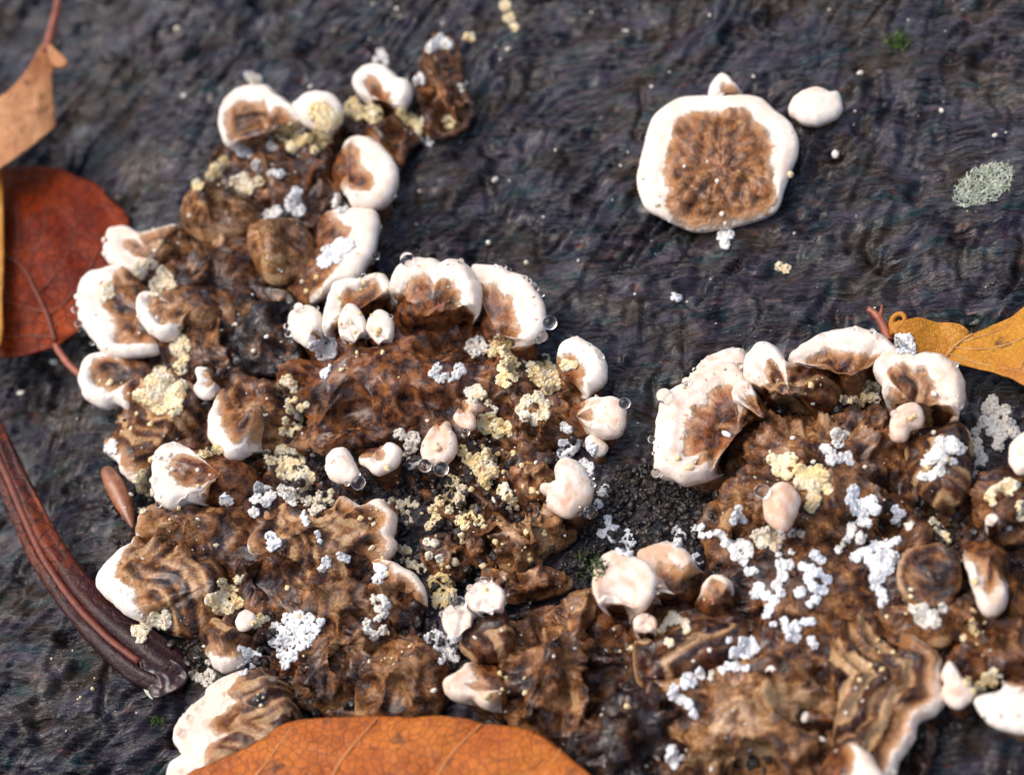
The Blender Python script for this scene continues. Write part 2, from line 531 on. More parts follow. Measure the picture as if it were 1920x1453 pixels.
def make_ground():
    def axis(lo, hi, step):
        core = np.arange(lo, hi, step)
        out = 1.14 ** np.arange(1, 26) * step * 3
        out = np.cumsum(out)
        return np.r_[lo - out[::-1], core, core[-1] + out]
    c = np.array([at(-60, -60), at(1980, -60), at(1980, 1520), at(-60, 1520)])
    X, Y = axis(c[:, 0].min(), c[:, 0].max(), 0.038), axis(c[:, 1].min(), c[:, 1].max(), 0.038)
    gx, gy = np.meshgrid(X, Y)
    gz = ground_z(gx, gy)
    gz -= 0.75 * sstep(0, 1, (LEFT_W - gx) / 3.2) ** 1.0 * sstep(at(0, 1350)[1], at(0, 900)[1], gy)
    # old saw cuts that run down the wood
    for (xa, ya), (xb, yb), w_, d_ in (((205, 1210), (188, 1345), 5, .16), ((345, 1250), (325, 1400), 5, .16), ((1282, 590), (1284, 690), 5, .10),
                                       ((1208, 575), (1206, 650), 4, .07), ((395, 1130), (335, 1170), 6, .1)):
        A, B = at(xa, ya), at(xb, yb)
        d = B - A
        t = np.clip(((gx - A[0]) * d[0] + (gy - A[1]) * d[1]) / (d[0] ** 2 + d[1] ** 2), 0, 1)
        r = np.hypot(gx - A[0] - t * d[0], gy - A[1] - t * d[1])
        gz -= d_ * np.exp(-(r / (w_ * PX)) ** 2)
    v = np.stack([gx, gy, gz], -1).reshape(-1, 3)
    f = grid_faces(len(X), len(Y), False)
    o = link('ground_wood', mesh_of('ground_wood', v, f, M['wood']))
    tag(o, 'dark wet rotting wood of the stump top', None, None, 'structure')
    o['label'] = 'dark wet rotting wood with diagonal grain under the fungi'
    keep = (np.abs(v[f[:, 0], 0]) < 14) & (np.abs(v[f[:, 0], 1]) < 14)
    surf_add(v, f[keep])
    return o


# ---------------------------------------------------------------- bracket fungi
CAPS = []          # (hub world, rim world) of each cap, for the water beads


def cap_mesh(hub, pts, z, H, e, lump, lf, w, seed, wob=0.03, bulge=0.05, q=1.0, step=0.0):
    P = np.array([(p[0], p[1], p[2] if len(p) > 2 else w) for p in pts], float)
    per = np.linalg.norm(np.diff(np.vstack([P, P[:1]])[:, :2], axis=0), axis=1).sum() * PX
    n = int(np.clip(per / 0.036, 40, 250))
    S = spline(P, n)
    S[:, 2] *= 1.12 + 0.30 * fbm(np.c_[S[:, :2] * 0.013, np.full(n, seed * 5.5)], 2)
    zk = np.full(n, float(z))
    mixed = bool((P[:, 2] > 3).any() and (P[:, 2] <= 3).any())
    if mixed:
        low = 0.30 + 0.70 * sstep(0, 9, S[:, 2])
        for _ in range(5):
            low = (low + np.roll(low, 1) + np.roll(low, -1)) / 3
        zk = z * low
    O = at(S[:, 0], S[:, 1], zk)
    Wd = np.clip(S[:, 2], 0, None) * PX
    Hb = at(hub[0], hub[1], z)
    # small scallops along the rim
    out = (O - Hb)[:, :2]
    R = np.linalg.norm(out, axis=1) + 1e-6
    wv = wob * fbm(np.c_[O[:, :2] * 4.5, np.full(n, seed * 3.1)], 3)
    O[:, :2] += out / R[:, None] * wv[:, None]
    e = min(e, 0.28 * float(np.min(np.sort(R)[n // 3:])))
    Rm = float(np.median(R))
    m = int(np.clip(Rm / 0.04, 16, 46))
    s = np.r_[0, np.array([0.02, 0.06, 0.13, 0.24, 0.4, 0.62, 0.85]) * e / Rm * 1.0]
    s = np.r_[s, np.linspace(s[-1], 1, m)[1:]]
    XY = O[None, :, :2] + (Hb[None, None, :2] - O[None, :, :2]) * s[:, None, None]
    # distance from the rim
    q2 = XY.reshape(-1, 2)
    d = np.full(len(q2), 1e9)
    A, B = O[:, :2], np.roll(O[:, :2], -1, axis=0)
    for k0 in range(0, len(q2), 2000):
        c = q2[k0:k0 + 2000]
        ab = B - A
        t = np.clip(((c[:, None] - A[None]) * ab[None]).sum(-1) / ((ab ** 2).sum(-1)[None] + 1e-12), 0, 1)
        dd = np.linalg.norm(c[:, None] - A[None] - t[..., None] * ab[None], axis=-1)
        d[k0:k0 + 2000] = dd.min(1)
    d = d.reshape(XY.shape[:2])
    d[0] = 0
    rim = e * np.sqrt(np.clip(1 - (1 - np.clip(d / e, 0, 1)) ** 2, 0, 1))
    dome = H * np.sin(np.clip(s, 0, 1) * math.pi / 2)[:, None] ** q * np.ones(n)[None]
    zh = z * (0.86 if mixed else 1.0)
    Z = zk[None] + (zh - zk)[None] * np.sin(np.clip(s, 0, 1) * math.pi / 2)[:, None] + rim + dome
    wd = np.maximum(Wd, 1e-3)[None]
    Z = Z + 0.75 * bulge * np.exp(-((s[:, None] * R[None] - 0.5 * wd) / (0.42 * wd)) ** 2) * sstep(0.04, 0.16, wd)
    grow = P[:, 2] > 0.5
    gsel = np.interp(np.arange(n), np.arange(n), S[:, 2]) > 0.4
    dgr = None
    if grow.any() and 3 < gsel.sum() < n:
        G = O[gsel, :2]
        dgr = np.concatenate([np.sqrt(((c[:, None] - G[None]) ** 2).sum(-1).min(1)) for c in np.array_split(q2, max(1, len(q2) // 1500))]).reshape(XY.shape[:2])
    zone_d = dgr if dgr is not None else s[:, None] * Rm * np.ones((1, n))
    if step:
        nz = perlin(np.dstack([XY * 2.2, np.full(XY.shape[:2], seed * 1.7)]))
        Z = Z + step * np.sin(zone_d * 34 + nz * 3.0) * sstep(0.0, 0.12, s[:, None] * R[None] - Wd[None]) * sstep(1.0, 0.8, s)[:, None]
    V = np.dstack([XY, Z])
    # under the rim: rounded lip, then a foot that narrows to the wood
    L1 = np.c_[O[:, :2] - out / R[:, None] * 0.18 * e, zk - 0.62 * e]
    L2 = np.c_[O[:, :2] - out / R[:, None] * 0.75 * e, zk - 1.0 * e]
    L3 = np.c_[O[:, :2] + (Hb[:2] - O[:, :2]) * 0.30, np.maximum(zk - 1.5 * e, zk * 0.5) - 0.06]
    L4 = np.c_[O[:, :2] + (Hb[:2] - O[:, :2]) * 0.38, np.full(n, -0.35)]
    V = np.concatenate([np.stack([L4, L3, L2, L1]), V])
    rows = len(V)
    v = V.reshape(-1, 3)
    f = grid_faces(n, rows)
    nr = vnormals(v, f)
    tg = np.roll(O[:, :2], -1, axis=0) - np.roll(O[:, :2], 1, axis=0)
    tg /= np.linalg.norm(tg, axis=1)[:, None] + 1e-9
    sn = np.abs(tg[:, 0] * out[:, 1] - tg[:, 1] * out[:, 0]) / R
    sn = np.clip((sn + np.roll(sn, 1) + np.roll(sn, -1) + np.roll(sn, 2) + np.roll(sn, -2)) / 5, 0.45, 1)
    dsp = s[:, None] * (R * sn)[None]
    ds = np.concatenate([np.zeros((4, n)), dsp]).ravel()
    dd = np.concatenate([np.zeros((4, n)), d]).ravel()
    ww = np.broadcast_to(Wd[None], (rows, n)).ravel()
    inside = sstep(0.0, 2.2 * e, dd)
    soft = 1 - 0.85 * sstep(0.0, 0.05, ww - ds)
    p3 = np.c_[v[:, :2], v[:, 2] * 0.6 + seed * 7.7]
    kn = knobs(p3 * lf * 0.95 + seed * 3.3) * inside * soft
    disp = lump * (1.15 * billow(p3 * lf * 0.85, 3, 0.42) + 0.9 * fbm(p3 * lf * 0.45 + 60, 2)) * inside * soft + lump * 2.5 * kn
    crack = np.clip(1 - np.abs(perlin(p3 * lf * 0.75 + 90 + 0.25 * perlin(p3 * lf * 2.5)[:, None])) * 5.0, 0, 1) ** 1.5
    disp -= lump * 1.0 * crack * inside * soft * sstep(-0.15, 0.25, perlin(p3 * lf * 0.4 + 33))
    disp += lump * 0.38 * (np.abs(perlin(p3 * lf * 3.2 + 12)) * 2 - 0.5) * inside * soft
    disp += 0.016 * fbm(p3 * 8.0, 3, 0.6) * (0.25 + 0.75 * inside) * (0.35 + 0.65 * soft)
    disp[: 2 * n] *= 0.2
    inw = np.concatenate([np.zeros((4, n)), np.repeat(s[:, None], n, 1)]).ravel()[:, None] ** 2
    dirn = nr * (1 - inw) + np.array([0, 0, 1.0]) * inw
    v = v + dirn * disp[:, None]
    mg = (ds - ww) / 0.16
    mg[: 2 * n] = 1.0
    bare = ww < 0.02
    mg[bare] = np.maximum(mg[bare], 0.5) + 2.5
    lip = slice(2 * n, 4 * n)
    mg[lip] = np.where(ww[lip] > 0.02, -0.6, 3.0)
    sp = np.concatenate([np.repeat(zone_d[:1], 4, 0), zone_d]).ravel()
    fade = dgr is None
    sv = np.concatenate([np.zeros((4, n)), s[:, None] * np.ones((1, n))]).ravel()
    return v, f, mg, sp, kn, sv, fade, O


def cap(label, hub, pts, z=0.5, H=0.12, e=0.11, lump=0.05, lf=2.2, w=0, tone=0.5, red=0.3, band=0.5, pink=0.3,
        bulge=0.05, wob=0.03, q=1.0, step=0.0, group=None, cat='bracket fungus', name='bracket_fungus', mat='fungus'):
    seed = len(CAPS) + 1
    if mat == 'fungus' and w == 0 and not any(len(p) > 2 and p[2] > 0 for p in pts) and band < 1.6 and 'cup' not in label:
        z, H, e, lump = z * 0.5, H + z * 0.42, min(e, 0.08), lump * 1.45       # old flesh without a rim: low edge, swelling middle
    v, f, mg, dd, kn, sv, fade, O = cap_mesh(hub, pts, z, H, e, lump, lf, w, seed, wob, bulge, q, step)
    surf_add(v, f)
    CAPS.append((label, O))
    root_loc = at(hub[0], hub[1], z)
    root_loc = np.array([root_loc[0], root_loc[1], 0.0])
    loc = v - root_loc
    nr = vnormals(v, f)
    nr[sv > 0.999] = nr[sv > 0.93].mean(0)
    side = mg[f].mean(1) < 0.0
    nw = int(side.sum())

    def props(o):
        o['tone'], o['red'], o['band'], o['pink'] = float(tone), float(red), float(band), float(pink)
        return o
    if mat != 'fungus' or nw < 25 or nw > 0.93 * len(f):
        o = props(link(name, mesh_of(name, loc, f, M[mat], dict(mg=mg, edge=dd, knob=kn, inward=sv * fade), nr), root_loc))
        return tag(o, label, cat, group)
    root = tag(link(name, None, root_loc), label, cat, group)
    for nm, sel in (('cap', ~side), ('white_margin', side)):
        ff = f[sel]
        used, inv = np.unique(ff, return_inverse=True)
        o = props(link(nm, mesh_of(nm, loc[used], inv.reshape(-1, 4), M['fungus'], dict(mg=mg[used], edge=dd[used], knob=kn[used], inward=sv[used] * fade), nr[used]), (0, 0, 0), root))
    return root


GROUND = make_ground()
# ---------------------------------------------------------------- the bracket fungi, as outlines on the wood (photo pixels, third number = width of the pale edge)
def P(s):
    return [tuple(float(c) for c in q.split(',')) for q in s.split()]


G_UP, G_MID, G_LOW = 'bracket fungi of the upper left cluster', 'bracket fungi of the middle cluster', 'bracket fungi of the lower left cluster'
G_BOT, G_R = 'bracket fungi along the bottom', 'bracket fungi of the right cluster'

# --- old dark crust under each cluster
cap('dark crust of old flesh under the upper left cluster', (415, 560),
    P('430,255 600,262 642,340 620,430 562,560 560,700 432,762 400,835 300,885 225,822 232,700 190,622 222,505 330,442'), .20, .12, .08, .12, 2.6, 0, .22, .3, .1, group='old crusts under the fungi', name='fungus_crust')
cap('dark crust of old flesh under the middle cluster', (800, 770),
    P('562,642 700,602 900,602 1000,682 1100,762 1082,842 1000,902 1042,1002 962,1082 880,1002 800,942 700,852 540,852 420,842 430,742'), .20, .10, .08, .12, 2.8, 0, .22, .3, .1, group='old crusts under the fungi', name='fungus_crust')
cap('dark crust of old flesh under the lower left cluster', (545, 1090),
    P('302,932 420,882 560,862 642,932 742,952 742,1052 802,1102 782,1182 842,1242 822,1332 602,1342 482,1262 420,1222 340,1182 235,1112 272,1002'), .20, .10, .08, .12, 2.8, 0, .22, .3, .1, group='old crusts under the fungi', name='fungus_crust')
cap('dark crust of old flesh under the right cluster', (1450, 1170),
    P('902,1192 1002,1142 1152,1132 1302,1102 1332,992 1380,852 1482,762 1652,742 1792,802 1832,902 1952,902 1962,1182 1782,1222 1762,1332 1702,1482 1302,1482 1002,1402 902,1322'), .20, .12, .08, .12, 2.4, 0, .22, .3, .1, group='old crusts under the fungi', name='fungus_crust')

# --- upper left cluster
cap('dark brown lumpy flesh between the uppermost white crests and the round knobs', (525, 345),
    P('385,330 420,292 460,275 520,272 580,280 632,292 648,325 632,365 612,400 590,430 540,425 490,412 450,375 400,355'),
    .22, .22, .12, .10, 2.6, 0, .30, .35, .1, group=G_UP)
cap('white-crested cap with brown banded inside, leftmost of the uppermost crests', (505, 262),
    P('422,272,14 412,245,16 413,215,22 430,185,36 455,168,48 482,164,52 508,167,48 520,180,40 534,187,30 548,200,24 560,214,22 572,232,10 555,258,0 507,276,0 455,280,4'),
    .50, .08, .12, .05, 2.4, 30, .45, .3, .7, .15, .06, group=G_UP, step=.012)
cap('small pale cap smeared with yellow crumbs between two white crests', (600, 232),
    P('548,206 565,185 583,176 606,176 629,182 641,200 643,222 625,246 590,243 560,227'), .50, .08, .12, .03, 3, 70, .5, .2, .1, .2, .03, group=G_UP)
cap('rounded white cap with small chestnut notch below, topped by a crumb', (716, 196),
    P('663,160,34 668,143,38 683,130,40 700,124,40 722,127,40 738,138,38 748,151,34 765,155,40 773,175,40 766,192,30 752,206,10 735,211,0 706,207,0 690,187,16 672,178,24'),
    .50, .03, .12, .03, 3, 35, .45, .9, .2, .1, .06, group=G_UP)
cap('brown gnarled stub sprinkled with pale grains, furthest up the wood', (834, 175),
    P('795,95 815,76 845,72 862,90 868,130 872,170 892,205 890,222 858,252 828,262 800,252 786,215 783,180 781,150 790,120'),
    .18, .22, .12, .16, 4.2, 0, .55, .5, .0, wob=.08, group=G_UP)
cap('dark crumbly flesh running from the white notched cap to the curled cap', (700, 240),
    P('640,215 690,200 740,210 785,225 790,260 765,290 750,320 715,300 680,262 645,262 625,240'),
    .18, .18, .1, .12, 3.6, 0, .32, .4, .0, group=G_UP)
cap('curled ear-shaped white cap with a chestnut hollow at its upper left', (652, 330),
    P('641,290,2 656,268,20 680,262,32 703,267,42 728,287,46 745,313,46 749,335,46 741,363,44 720,384,44 688,393,44 661,388,30 650,370,10 632,348,0 622,328,0 632,308,0'),
    .55, -.05, .13, .03, 3, 40, .55, .9, .2, .35, .07, group=G_UP)
cap('ragged white cap with brown stains running down to an orange-brown foot', (612, 490),
    P('645,397,26 680,393,44 703,397,54 713,413,60 710,443,62 706,467,62 693,493,50 673,520,40 641,538,24 618,548,18 597,563,10 572,573,0 548,572,0 537,552,0 558,516,0 586,483,0 596,433,0 613,402,4'),
    .48, .02, .12, .04, 3, 40, .62, .8, .1, .25, .05, group=G_UP)
cap('bulbous brown knob, left of the two large wet knobs', (415, 402),
    P('340,402 345,380 365,360 402,350 447,362 474,384 491,413 480,433 447,441 407,454 370,448 343,428'), .74, .20, .2, .055, 3.0, 0, .72, .3, .2, group=G_UP)
cap('bulbous wrinkled brown knob, right of the two large wet knobs', (527, 475),
    P('468,438 493,424 533,412 567,420 584,447 588,477 574,507 541,531 507,533 483,510 467,473'), .80, .20, .2, .055, 3.2, 0, .64, .25, .2, group=G_UP)
cap('lumpy brown flesh under the two wet knobs', (400, 505),
    P('335,445 395,448 450,445 482,470 478,520 442,548 400,560 350,550 325,505 318,465'), .22, .20, .12, .11, 3, 0, .55, .25, .1, group=G_UP)
cap('white lobed cap at the tip of the red leaf with thin white upper edge', (290, 492),
    P('200,446,44 207,433,48 230,428,44 250,432,34 258,441,16 275,439,12 300,434,11 322,426,10 340,426,8 352,438,0 356,457,0 348,482,0 325,505,0 287,520,0 240,514,24 215,502,34 198,490,44 196,467,48'),
    .36, .05, .11, .05, 3, 10, .42, .2, .2, .3, .06, group=G_UP)
cap('broad white crescent cap nearest the red leaf, brown inside', (268, 590),
    P('182,511,44 161,521,46 150,540,50 145,570,52 148,598,52 160,622,50 177,643,42 192,660,34 212,668,28 240,671,26 270,668,22 300,660,10 312,645,0 305,605,0 292,560,0 272,525,0 235,502,10'),
    .40, -.04, .12, .05, 2.6, 40, .45, .35, .3, .1, .06, group=G_UP)
cap('white-lipped cap overlapping the crescent cap, dark brown behind', (368, 590),
    P('256,578,26 260,562,26 280,552,22 300,556,8 330,540,0 380,530,0 430,555,0 440,600,0 400,642,0 350,640,0 322,634,14 306,637,24 282,627,26 268,610,28 257,592,28'),
    .50, .10, .12, .08, 3, 24, .45, .25, .2, .1, .05, group=G_UP)
cap('small rounded cap with orange ring, lowest at the left rim', (258, 715),
    P('149,703,30 155,684,30 175,670,26 200,665,18 226,670,8 262,675,0 300,690,0 302,722,0 298,750,0 262,772,2 217,759,24 200,764,28 180,760,30 160,745,30 149,722,30'),
    .28, .05, .12, .06, 3, 25, .5, .6, .3, .1, .05, group=G_UP)
cap('brown cap with dark arcs below the large yellow crumb clump', (372, 768),
    P('232,760,0 222,785,0 217,812,0 205,826,0 197,838,4 205,855,6 220,868,9 228,885,10 240,899,10 262,906,9 290,892,0 330,862,0 380,832,0 402,790,0 390,740,0 350,690,0 300,700,0 260,740,0'),
    .25, .18, .12, .08, 2.4, 0, .55, .3, 1.0, .1, group=G_UP)
cap('small notched cap with white lip and rusty top beside the black flap', (402, 718),
    P('367,698,20 377,691,16 395,694,6 411,705,0 416,720,0 411,730,6 392,748,22 373,747,24 364,732,24 371,717,20'), .50, .04, .10, .02, 4, 18, .6, 1, .1, .1, .04, group=G_UP)
cap('lumpy brown flesh between the white-lipped cap and the black flap', (390, 660),
    P('335,620 370,600 420,600 450,630 460,680 440,720 400,740 350,740 325,700 322,655'), .20, .16, .1, .11, 3.6, 0, .45, .3, .1, group=G_UP)
cap('blackened wet flap of rotten flesh left of the white twin bulbs', (505, 620),
    P('447,568 470,540 540,545 562,575 572,640 562,690 522,708 472,706 440,690 436,640'), .52, .03, .06, .06, 2.4, 0, .02, 0, .1, group=G_UP)

# --- middle cluster
cap('large wet reddish-brown radially wrinkled body of the middle cluster', (715, 715),
    P('612,650 640,632 700,640 760,632 830,620 890,612 932,642 962,682 952,722 905,745 862,765 822,792 782,812 702,832 622,832 562,828 525,800 505,760 522,712 562,692 592,680'),
    .40, .34, .14, .10, 2.2, 0, .36, .75, .2, group=G_MID)
cap('dark brown lumpy body under the yellow crumbs right of the reddish body', (985, 765),
    P('892,640 950,660 1000,700 1050,700 1090,738 1112,788 1102,820 1062,832 1002,852 940,842 880,802 852,762 868,692'),
    .28, .26, .12, .12, 3, 0, .38, .25, .1, group=G_MID)
cap('broad white double-lobed cap along the top of the middle cluster', (812, 606),
    P('735,526,40 745,507,46 766,493,50 795,487,52 820,491,54 831,498,50 842,492,50 861,492,48 876,500,44 889,515,36 900,537,32 905,560,30 898,582,20 884,602,0 845,622,0 812,632,0 770,637,0 736,612,0 734,565,4 731,545,30'),
    .74, .16, .13, .10, 3.2, 40, .60, .95, .1, .28, .09, group=G_MID)
cap('white crescent cap with glossy chestnut inside, right end of the middle crest', (930, 622),
    P('884,504,40 905,500,46 936,503,50 966,513,52 991,527,50 1011,550,50 1021,575,50 1025,600,48 1021,621,46 1011,634,40 990,641,22 968,641,4 940,650,0 910,640,0 900,618,0 898,588,0 896,560,0 886,530,20'),
    .64, -.10, .13, .03, 3, 45, .62, 1, .2, .22, .07, group=G_MID)
cap('smooth white lobe left of the double-lobed white crest', (672, 602),
    P('619,552,40 625,537,40 645,531,38 662,527,34 680,528,28 700,521,26 720,519,26 733,530,24 741,550,20 741,565,4 732,590,0 690,625,0 645,632,0 612,632,10 604,612,34 612,580,40'),
    .66, .13, .13, .08, 3.4, 34, .58, .95, .1, .12, .08, group=G_MID)
cap('white round knob at the left end of the middle crest', (592, 634),
    P('540,612,90 545,591,90 560,580,90 580,576,90 597,584,60 606,600,30 606,625,6 596,642,4 576,651,26 555,641,40 543,628,44'), .66, .06, .14, .02, 3, 40, .5, 1, .1, .25, .06, group=G_MID)
cap('white pointed bulb, left of the twin bulbs above the reddish body', (668, 646),
    P('635,616,90 637,596,90 646,581,90 658,572,90 672,578,90 683,593,90 687,612,60 685,640,2 678,662,0 655,662,0 644,645,6 638,632,36'), .80, .05, .14, .02, 3, 40, .5, 1, .1, .2, .06, group=G_MID)
cap('white rounded bulb, right of the twin bulbs above the reddish body', (712, 652),
    P('690,606,90 698,592,90 710,584,90 725,586,90 736,597,90 739,615,70 735,636,30 728,655,2 712,672,0 694,655,0 688,632,4'), .80, .05, .14, .02, 3, 38, .5, 1, .1, .2, .06, group=G_MID)
cap('dark glossy cap with white ruffled left edge beside the orange flake', (505, 775),
    P('407,752,8 397,775,22 389,796,28 391,818,30 399,831,26 412,848,24 428,862,22 447,860,18 466,848,8 520,842,0 565,812,0 565,760,0 530,730,0 475,715,0 432,720,0 412,738,4'),
    .46, .14, .12, .07, 2.4, 20, .30, .4, .3, .15, .05, group=G_MID)
cap('white fan cap with honey-brown base at the right of the middle cluster', (1066, 712),
    P('1046,668,14 1052,650,26 1070,639,34 1086,636,38 1106,645,40 1121,655,42 1133,672,42 1142,692,40 1141,708,36 1128,722,30 1111,733,20 1105,746,14 1091,738,4 1078,734,0 1058,722,0 1044,692,0'),
    .52, .02, .12, .03, 3, 36, .66, 1, .1, .15, .06, group=G_MID)
cap('speckled round white cap on a rusty neck, rightmost of the middle cluster', (1082, 785),
    P('1112,752,20 1121,745,26 1131,750,30 1146,745,40 1161,749,46 1172,765,50 1177,782,50 1173,800,50 1161,815,46 1143,821,38 1121,815,22 1106,808,8 1092,815,0 1068,800,0 1066,772,0 1094,757,4'),
    .52, .05, .13, .03, 3, 40, .55, 1, .1, .45, .06, group=G_MID)
cap('small smooth cream cap tucked below the speckled round white cap', (1112, 840),
    P('1102,823 1117,815 1132,821 1140,837 1136,850 1122,857 1106,848 1099,836'), .30, .06, .13, .01, 3, 60, .5, .2, 0, .15, .02, group=G_MID)
cap('pink-white lumpy cap with tan spots and water beads in the centre', (1062, 918),
    P('1040,882 1047,867 1065,861 1083,868 1098,882 1108,900 1115,920 1108,940 1091,955 1071,970 1050,967 1030,955 1024,940 1026,930 1013,923 1015,911 1026,910 1036,914 1042,900'),
    .62, .10, .16, .07, 3.4, 90, .5, .6, 0, .62, .03, group=G_MID, wob=.02)
cap('small white cap with tan spot and hanging drop below the reddish body', (641, 866),
    P('610,862 617,850 630,842 647,842 657,850 663,862 673,885 671,897 657,906 636,905 617,897 610,882'), .56, .06, .15, .05, 4, 60, .6, .8, 0, .35, .03, group=G_MID)
cap('small white sausage-shaped cap beside the tan-spotted white cap', (706, 850),
    P('672,864,6 690,852,0 710,844,0 728,837,8 740,832,20 750,840,24 755,855,28 747,872,28 734,882,28 716,889,28 700,889,26 686,878,18'), .56, .03, .13, .03, 4, 22, .5, .9, 0, .3, .06, group=G_MID)
cap('pink-white hanging cap with row of ridges and large drops under it', (826, 805),
    P('790,836,40 797,822,26 811,807,8 823,795,0 841,791,0 848,805,18 856,820,36 857,845,48 846,861,50 826,870,52 802,870,50 790,853,48'), .58, .06, .15, .02, 4, 45, .6, 1, .1, .6, .05, group=G_MID)
cap('pink-white cap with round upper bead beside the yellow crumbs', (872, 776),
    P('852,788,18 857,770,4 868,755,2 884,749,14 897,756,24 896,769,24 886,776,20 892,786,24 891,801,26 878,807,26 862,801,24'), .60, .05, .14, .02, 4, 24, .5, 1, .1, .65, .05, group=G_MID)
cap('brown folded flesh along the lower edge of the reddish body', (690, 830),
    P('560,830 620,820 700,815 760,800 800,800 805,830 760,842 700,850 640,850 590,852'), .30, .12, .1, .09, 4, 0, .45, .5, .2, group=G_MID)
cap('forked brown branch of flesh reaching the pink spotted cap', (1005, 905),
    P('956,882 985,870 1020,876 1048,898 1040,930 1004,948 968,930'), .26, .2, .12, .10, 4, 0, .45, .5, .1, group=G_MID)
cap('golden brown knobbly flesh below the pink spotted cap', (1000, 1025),
    P('938,992 960,982 985,990 1008,978 1024,968 1047,963 1072,972 1082,1002 1062,1022 1038,1030 1018,1055 982,1080 955,1092 936,1072 930,1015'),
    .24, .26, .14, .16, 4.0, 0, .78, .3, .1, wob=.06, group=G_MID)
cap('hollow brown flesh amid the yellow crumbs', (905, 1010),
    P('860,985 890,960 930,955 955,985 960,1030 935,1060 900,1068 868,1040'), .20, .18, .1, .14, 4.2, 0, .5, .4, .1, group=G_MID)
cap('brown knobbly flesh left of the golden knobs', (840, 1040),
    P('805,1010 840,1000 875,1015 890,1050 870,1085 830,1090 800,1070 790,1035'), .20, .18, .1, .12, 4, 0, .58, .3, .1, group=G_MID)
cap('brown crumbly flesh above the round pink caps', (975, 1105),
    P('905,1065 960,1080 1030,1065 1075,1090 1060,1110 1000,1125 945,1130 905,1110'), .16, .16, .1, .12, 4.4, 0, .55, .3, .3, group=G_MID)
cap('shaded brown flesh behind the yellow crumbs in the central hollow', (880, 870),
    P('820,830 870,815 930,830 970,860 960,910 920,940 870,930 830,890'), .16, .14, .1, .12, 4, 0, .45, .3, .1, group=G_MID)

# --- lower left cluster
cap('white-fronted reddish-brown cap below the orange flake', (425, 903),
    P('285,890,46 288,867,46 298,847,46 315,836,44 333,832,38 348,840,24 358,850,8 400,855,0 462,868,0 492,900,0 482,942,0 440,962,0 390,950,2 352,940,20 333,951,40 315,953,46 297,945,48 287,925,48'),
    .52, .10, .14, .07, 3.2, 45, .42, .85, .1, .2, .06, group=G_LOW)
cap('folded brown lobes under the white-fronted cap', (372, 1006),
    P('257,984,6 260,972,7 272,960,6 295,950,2 337,962,0 380,955,0 430,958,0 470,955,0 484,1000,0 472,1042,0 430,1082,0 350,1064,0 285,1034,0 259,1008,5'),
    .34, .22, .13, .11, 2.8, 0, .55, .35, .2, .2, .02, group=G_LOW)
cap('brown cap with broad plain white left edge above the dark rolled leaf', (412, 1108),
    P('246,1022,10 252,1010,6 275,1006,0 340,1012,0 400,1032,0 432,1072,0 432,1132,0 402,1182,0 340,1194,0 295,1180,0 262,1165,6 232,1150,22 210,1131,32 190,1113,38 181,1095,42 189,1072,40 205,1052,34 225,1035,22'),
    .36, .16, .12, .07, 2.4, 0, .55, .25, .8, 0, .03, group=G_LOW, step=.01)
cap('large brown lobed cap with thin cream right rim at the dark hollow', (605, 1022),
    P('484,990,3 498,962,3 520,942,0 550,940,0 585,957,0 625,955,4 638,936,9 651,931,9 668,943,9 685,952,10 702,942,16 722,940,18 734,952,18 743,970,18 743,992,18 736,1006,16 746,1020,14 738,1038,8 700,1082,0 650,1102,0 580,1092,0 520,1072,0 482,1052,4 464,1022,6'),
    .38, .22, .11, .08, 2.4, 8, .55, .25, .8, .45, .02, group=G_LOW)
cap('brown slab with cream speckled ridge below the lobed cap', (726, 1118),
    P('720,1050,12 742,1055,16 762,1066,18 786,1082,18 800,1100,14 804,1132,4 790,1162,0 740,1184,0 690,1164,0 678,1102,0 698,1062,2'),
    .36, .10, .1, .10, 3.6, 8, .52, .35, .2, .5, .02, group=G_LOW)
cap('brown lumpy flesh above the big white crumb clump', (618, 1145),
    P('530,1075 580,1082 650,1095 695,1090 720,1130 712,1180 690,1215 640,1235 595,1222 602,1165 560,1130'),
    .26, .22, .12, .12, 3, 0, .55, .3, .2, group=G_LOW)
cap('brown column of flesh ending in a small white tooth', (482, 1095),
    P('445,1075 462,1050 502,1045 524,1080 518,1122 508,1145 480,1155 455,1145 441,1110'), .34, .20, .14, .08, 3.2, 0, .48, .5, .3, group=G_LOW)
cap('small smooth white tooth under the brown column', (458, 1160),
    P('440,1166 448,1152 463,1146 477,1154 475,1170 462,1182 447,1181'), .42, .04, .16, .01, 3, 60, .5, .8, 0, .3, .02, group=G_LOW)
cap('round brown nodule with pale lower lip at the end of the rolled leaf', (432, 1206),
    P('376,1193,0 390,1170,0 410,1160,0 442,1174,0 470,1186,0 488,1206,0 484,1224,0 464,1240,6 446,1253,16 422,1261,18 405,1253,16 392,1235,6 380,1213,0'), .30, .18, .14, .07, 3, 0, .55, .3, .8, .3, .03, group=G_LOW, step=.012)
cap('brown crumbly flesh in a heap below the big white crumb clump', (630, 1245),
    P('595,1192 640,1162 690,1172 722,1202 692,1242 675,1262 664,1302 640,1334 580,1336 548,1300 560,1252 578,1225'),
    .26, .22, .12, .13, 3.2, 0, .58, .25, .2, group=G_LOW)
cap('rounded brown cap with ochre rays resting above the orange leaf', (762, 1292),
    P('674,1253 690,1240 710,1221 731,1204 762,1201 798,1210 826,1230 842,1254 838,1288 830,1318 818,1348 740,1356 672,1348 664,1300'),
    .36, .22, .12, .08, 2.4, 0, .62, .4, .3, group=G_LOW)
